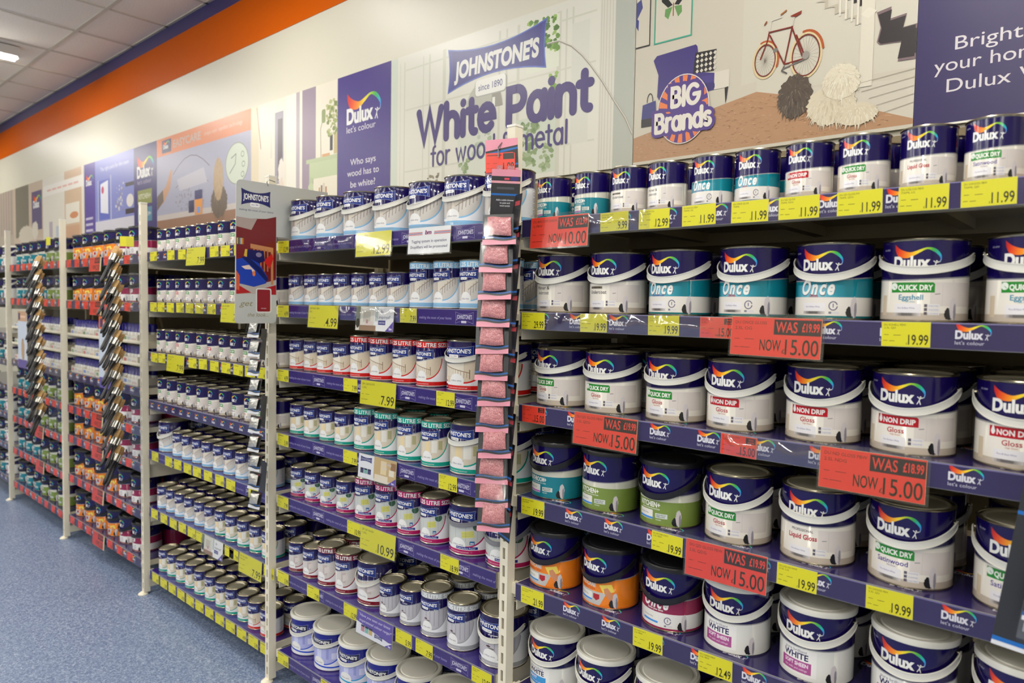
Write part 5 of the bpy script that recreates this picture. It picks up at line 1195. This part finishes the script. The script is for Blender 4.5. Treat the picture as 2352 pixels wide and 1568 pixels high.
# ------------------------------------------------------------------ hanging packs
def pack_meshes(col):
    w, h = .078, .074
    a = Art(); a.rect(0, 0, w, h, (38, 38, 42)); a.up()
    e1 = [(w*i/12, .0155+.0022*sin(i/12*2*pi+.6)) for i in range(13)]; e0 = [(x, y-.011) for x, y in e1]; e2 = [(x, y+.0032-.001*i) for i, (x, y) in enumerate([(p, q) for p, q in e1])]
    a.poly([(0, 0), (w, 0)]+[(x, y-.0045) for x, y in e1][::-1], col); a.poly([(x, y+.0) for x, y in e1]+[(x, y+.0038) for x, y in e1][::-1], (26, 96, 170)); a.up(2)
    a.rect(.01, h-.012, .03, h-.006, (90, 90, 100)); a.rect(.05, h-.011, .066, h-.007, (150, 60, 70))
    pr = a.build('pack_print', M_card, lambda u, v, o: Vector((u-w/2, -o-.0004, v-h)))
    cd = MB().box(-w/2, w/2, 0, .0008, -h, 0).mesh('card', M_bplastic)
    bl = MB().prism([(-.034, -.007), (.033, -.006), (.034, -.058), (-.033, -.059)], -.017, -.0008, 'y').mesh('blister', M_clear)
    return pr, cd, bl
def pouch_mesh(m, seed):
    rd = random.Random(seed); bm = bmesh.new(); nx, nz = 12, 12; W, H = .055, .044; g = {}
    for s in (0, 1):
        for i in range(nx+1):
            for j in range(nz+1):
                u, v = i/nx, j/nz; b = (sin(pi*u)*sin(pi*v))**.45
                edge = i in (0, nx) or j in (0, nz)
                y = -.008+(0 if edge else (-.0062*b+rd.uniform(-.0011, .0011) if s == 0 else .005*b))
                if s == 1 and edge: g[(1, i, j)] = g[(0, i, j)]; continue
                g[(s, i, j)] = bm.verts.new(((u-.5)*W*(1+.05*sin(3*v+seed)), y, -.010-H*(1-v)+.002*sin(4*u+seed)))
    for s in (0, 1):
        for i in range(nx):
            for j in range(nz):
                f = [g[(s, i, j)], g[(s, i+1, j)], g[(s, i+1, j+1)], g[(s, i, j+1)]]
                bm.faces.new(f if s == 0 else f[::-1])
    me = bpy.data.meshes.new('pouch'); bm.to_mesh(me); bm.free(); me.materials.append(m)
    for p in me.polygons: p.use_smooth = True
    me.set_sharp_from_angle(angle=radians(40)); return me
PINKC = (214, 140, 158); GREYC = (206, 208, 214)
PK = {'pink': pack_meshes(PINKC), 'silver': pack_meshes(GREYC)}
PO = {'pink': [pouch_mesh(M_pink, s) for s in (1, 2, 3)], 'silver': [pouch_mesh(M_silver, s) for s in (4, 5, 6)]}
def pack(c, x, y, z, rx, ry, rz, label, group, i=0, scale=1):
    pr, cd, bl = PK[c]; r = link('blister_pack', None, None, (x, y, z), (rx, ry, rz)); tag(r, label, 'blister pack', group); r.scale = (scale,)*3
    link('card', cd, r); link('pack_print', pr, r); link('pouch', PO[c][i % 3], r); link('blister', bl, r); return r
# pink glitter strip on the first post: pouch centre heights and offsets
GX = [(.010, 1.745), (.004, 1.672), (.000, 1.600), (-.004, 1.527), (-.008, 1.455), (-.004, 1.384), (.000, 1.315), (.000, 1.244), (.010, 1.176), (.000, 1.104), (.000, 1.040), (.013, .977)]
for i, (dx, z) in enumerate(GX):
    pack('pink', dx-.012, -.048-.002*(i % 3), z+.034, radians(-15), radians(-2+2*(i % 2)), radians(34), 'clear pack of pink glitter on black card, %s from top of the strip' % ORD[i], 'pink glitter packs on the clip strip', i, 1.15)
for i in range(11):
    z = 1.83-.083*i
    o = MB().box(-.038, .038, 0, .0008, -.1, 0).obj('glitter_card', M_bplastic, None, (.034-.0012*i, -.024, z), (radians(-6), 0, radians(-24)))
    tag(o, 'black card seen edge-on behind the pink packs, %s from top' % ORD[i], 'card', 'black cards behind the pink packs')
    MB().box(-.038, .038, -.0004, .0012, -.094, -.089).obj('blue_edge', mat('card_blue_edge%d' % i if i == 0 else 'card_blue_edge', (30, 90, 160)) if i == 0 else MATS['card_blue_edge0'], o)
    MB().box(.0, .03, -.0004, .0012, -.03, -.018).obj('printed_mark', MATS.get('mark_red') or mat('mark_red', (170, 50, 60)), o)
# header card with price
a = Art(); w, h = .088, .092
a.rect(0, 0, w, h, (38, 38, 42)); a.up(); a.poly([(0, h), (w, h), (w, h-.018), (w*.5, h-.024), (0, h-.030)], PINKC); a.poly([(0, 0), (w, 0), (w, .014), (0, .010)], PINKC)
a.poly([(0, h-.036), (w*.5, h-.029), (w, h-.023), (w, h-.028), (w*.5, h-.035), (0, h-.041)], (26, 96, 170)); a.poly([(0, .016), (w, .022), (w, .027), (0, .020)], (26, 96, 170)); a.up()
hd = MB().box(0, w, 0, .0008, 0, h).obj('strip_header_card', M_bplastic, None, (-.042, -.060, 1.885), (0, radians(-3), radians(30)))
tag(hd, 'pink and black header card hooked to top of first post', 'card'); link('card_print', a.build('card_print', M_card, lambda u, v, o: Vector((u, -o-.0003, v))), hd)
a = small_art(RED, '1.99', '', '', w=.08, h=.052); a.rect(.048, .034, .078, .050, (48, 38, 34), z=a.z+1)
tk = MB().box(0, .08, 0, .0006, 0, .052).obj('price_ticket', M_card, None, (-.041, -.064, 1.890), (radians(-3), radians(-2), radians(31))); color_mesh(tk.data, lambda c: RED)
tag(tk, 'small red price ticket reading 1.99 on the header card of first post', 'price ticket'); link('printed_face', a.build('printed_face', M_ticket, lambda u, v, o: Vector((u, -o-.0003, v))), tk)
MB().tube([(0, .012, 1.985), (0, -.03, 1.98), (-.002, -.052, 1.955), (-.002, -.05, 1.93)], .0018, 6).obj('hanging_hook', M_wire, None, (-.006, 0, 0))
tag(bpy.data.objects['hanging_hook'], 'thin wire hook above the pink and black header card', 'hook')
# long top card
a = Art(); w, h = .078, .165
a.rect(0, 0, w, h, (44, 44, 48)); a.up(); a.rect(0, h-.018, w, h, PINKC); a.rect(0, h-.036, w, h-.030, (214, 150, 160)); a.rect(0, h-.068, w, h-.063, (26, 96, 170)); a.up()
a.rect(w*.45, h-.027, w*.62, h-.022, (210, 70, 90)); a.ell(w*.80, h-.024, .012, .0055, (60, 50, 110))
for i, t in enumerate(('Adds a subtle shimmer', 'to paint and', 'wood varnish')): a.text(t, w*.5, h-.082-.0075*i, .0046, (206, 206, 210), align='c', bold=.01, w=.0023*len(t))
a.rect(w*.2, h-.052, w*.8, h-.046, (74, 74, 80))
lc = MB().box(0, w, 0, .0008, 0, h).obj('glitter_top_card', M_bplastic, None, (-.036, -.052, 1.735), (radians(6), radians(3), radians(32)))
tag(lc, 'tall black card with pink top edge above the pink packs', 'card'); link('card_print', a.build('card_print', M_card, lambda u, v, o: Vector((u, -o-.0003, v))), lc)
MB().box(.012, .028, .0002, .0006, h-.002, h+.010).box(.042, .06, .0002, .0006, h-.002, h+.010).obj('card_tab', M_pink, lc)
# silver packs on the second post
for i in range(10):
    pack('silver', -1.262+.006*(i % 2), -.058, 1.462-.074*i, radians(-13), 0, radians(8), 'clear pack of silver glitter on black card, %s from top of the strip' % ORD[i], 'silver packs on the second post', i, .9)
for i in range(3):
    o = MB().box(-.034, .034, 0, .0008, -.12, 0).obj('glitter_card', M_bplastic, None, (-1.25, -.03, 1.43-.26*i), (radians(-4), 0, radians(-12))); tag(o, 'black card beside the silver packs, %s from top' % ORD[i], 'card', 'black cards beside silver packs')
# packs at the right edge
for i, (x, y, z, w, h) in enumerate(((1.128, -.08, 1.004, .10, .30), (1.168, -.10, 1.062, .09, .34))):
    a = Art(); a.rect(0, 0, w, h, (44, 46, 52)); a.rect(0, 0, w, .007, (216, 218, 224)); a.rect(0, .007, w, .014, (26, 104, 184)); a.rect(.0, h*.72, w, h*.72+.006, (26, 104, 184)); a.rect(.03, .022, w-.004, .085, (90, 92, 98))
    c = MB().box(0, w, 0, .001, 0, h).obj('pack_card', M_bplastic, None, (x, y, z), (radians(-4), radians(7), radians(6))); tag(c, 'dark pack with blue and white bottom edge at right frame edge, %s one' % ('lower', 'upper')[i], 'blister pack', 'packs at the right edge')
    link('pack_print', a.build('pack_print', M_card, lambda u, v, o: Vector((u, -o-.0003, v))), c)
    link('pouch', PO['silver'][i], c, (.062, 0, .092)); q = MB().prism([(.03, .02), (w-.002, .02), (w-.002, .09), (.03, .09)], -.018, -.0008, 'y').obj('blister', M_clear, c)

# paint brushes hanging on posts
def brush_meshes(w):
    q = MB(); n = 14
    def ring(m, rx, ry, z, k=12):
        b = len(m.v); m.v += [(rx*cos(2*pi*i/k), ry*sin(2*pi*i/k), z) for i in range(k)]; return b
    def loft(m, prof, k=12):
        bs = [ring(m, *p) for p in prof]
        for a_, b_ in zip(bs, bs[1:]):
            for i in range(k): m.f.append((a_+i, a_+(i+1) % k, b_+(i+1) % k, b_+i))
        m.f.append(tuple(reversed(range(bs[0], bs[0]+k)))); m.f.append(tuple(range(bs[-1], bs[-1]+k)))
    b = MB(); loft(b, [(w*.5, .006, 0), (w*.52, .007, .02), (w*.49, .004, .045)]); f = MB(); loft(f, [(w*.46, .0075, -.032), (w*.5, .0075, -.028), (w*.5, .0075, 0), (w*.51, .0078, .003)])
    h = MB(); loft(h, [(w*.42, .0065, -.031), (w*.32, .0065, -.045), (.006, .005, -.07), (.0085, .006, -.11), (.010, .0062, -.135), (.006, .005, -.152), (.002, .002, -.157)])
    return b.mesh('bristles', M_bristle, True), f.mesh('ferrule', M_ferrule, True), h.mesh('handle', M_bplastic, True)
BR = [brush_meshes(w) for w in (.055, .04, .027)]
def brush(x, y, z, rx, ry, rz, k, label, group):
    r = link('paint_brush', None, None, (x, y, z), (rx, ry, rz)); tag(r, label, 'paint brush', group)
    for nm, me in zip(('bristles', 'ferrule', 'handle'), BR[k]): link(nm, me, r)
for pi_, (px, z0_, n, pn) in enumerate(((-2.528, 1.755, 13, 'third post'), (-3.792, 1.75, 12, 'fourth post'))):
    rd = random.Random(pi_+5)
    for i in range(n):
        z = z0_-.083*i
        for k in range(3):
            brush(px+.012-.02*k+rd.uniform(-.003, .003), -.075-.045*(2-k)*.62-.012*k+rd.uniform(-.004, .004), z-.012*k, radians(-27+rd.uniform(-4, 4)), radians(rd.uniform(-4, 4)), radians(18), 1 if pi_ == 0 else (k if i else 0),
                  'black-handled bristle brush, %s of its three, %s tier from top on %s' % (('right', 'middle', 'left')[k], ORD[i], pn), 'paint brushes, %s tier, %s' % (ORD[i], pn))
    cs = MB().box(-.03, .03, 0, .0006, -n*.083, .09).obj('clear_hanging_strip', M_clear, None, (px+.0, -.036, z0_), (0, 0, radians(50)))
    tag(cs, 'clear plastic hanging strip behind brushes on %s' % pn, 'strip')
    yt = MB().box(-.032, .032, 0, .0006, 0, .05).obj('hang_ticket', MATS.get('ticket_yellow') or mat('ticket_yellow', YEL, rough=.5), None, (px-.02, -.055, 1.86 if pi_ else 1.80), (0, 0, radians(5 if pi_ else 55)))
    tag(yt, 'plain yellow ticket above the brushes on %s' % pn, 'price ticket')
# yellow scrapers at the far left
for i in range(5):
    r = link('scraper', None, None, (-5.045, -.07, 1.02-.085*i), (radians(-20), 0, radians(20))); tag(r, 'yellow-handled scraper on fifth post, %s from top' % ORD[i], 'scraper', 'yellow scrapers on the fifth post')
    MB().tube([(0, 0, 0), (0, 0, -.03), (0, 0, -.07), (0, 0, -.10)], [.008, .012, .011, .007], 10).obj('handle', MATS.get('yellow_plastic') or mat('yellow_plastic', (222, 190, 30), rough=.4), r, smooth=True)
    MB().prism([(-.03, .055), (.03, .055), (.012, 0), (-.012, 0)], -.0008, .0008, 'y').obj('blade', M_ferrule, r)
# header panels standing on the shelf edges of the fourth and fifth bay
for b, xx in ((3, -3.085), (4, -4.69)):
    a = Art(); w, h = .215, .40
    a.rect(0, 0, w, h, (196, 206, 222)); a.up(); a.rect(0, h-.07, w, h, (214, 96, 40) if b == 3 else (190, 150, 120)); a.rect(0, 0, w, .06, (88, 74, 150)); a.up(); a.rect(.02, h-.06, .06, h-.012, (44, 40, 96)); fluff(a, w*.55, .13, .04, .075, (180, 150, 120), b); a.rect(.07, h-.045, .19, h-.03, (230, 190, 160))
    o = MB().box(0, w, 0, .003, 0, h).obj('header_panel', M_wplastic, None, (xx, -.012, 1.035)); tag(o, 'upright printed panel fixed across the tray shelves of the %s' % BAY[b], 'sign')
    link('panel_print', a.build('panel_print', M_card, lambda u, v, o_: Vector((u, -o_-.0003, v))), o)
bpy.data.objects.remove(TO); bpy.data.curves.remove(TC)
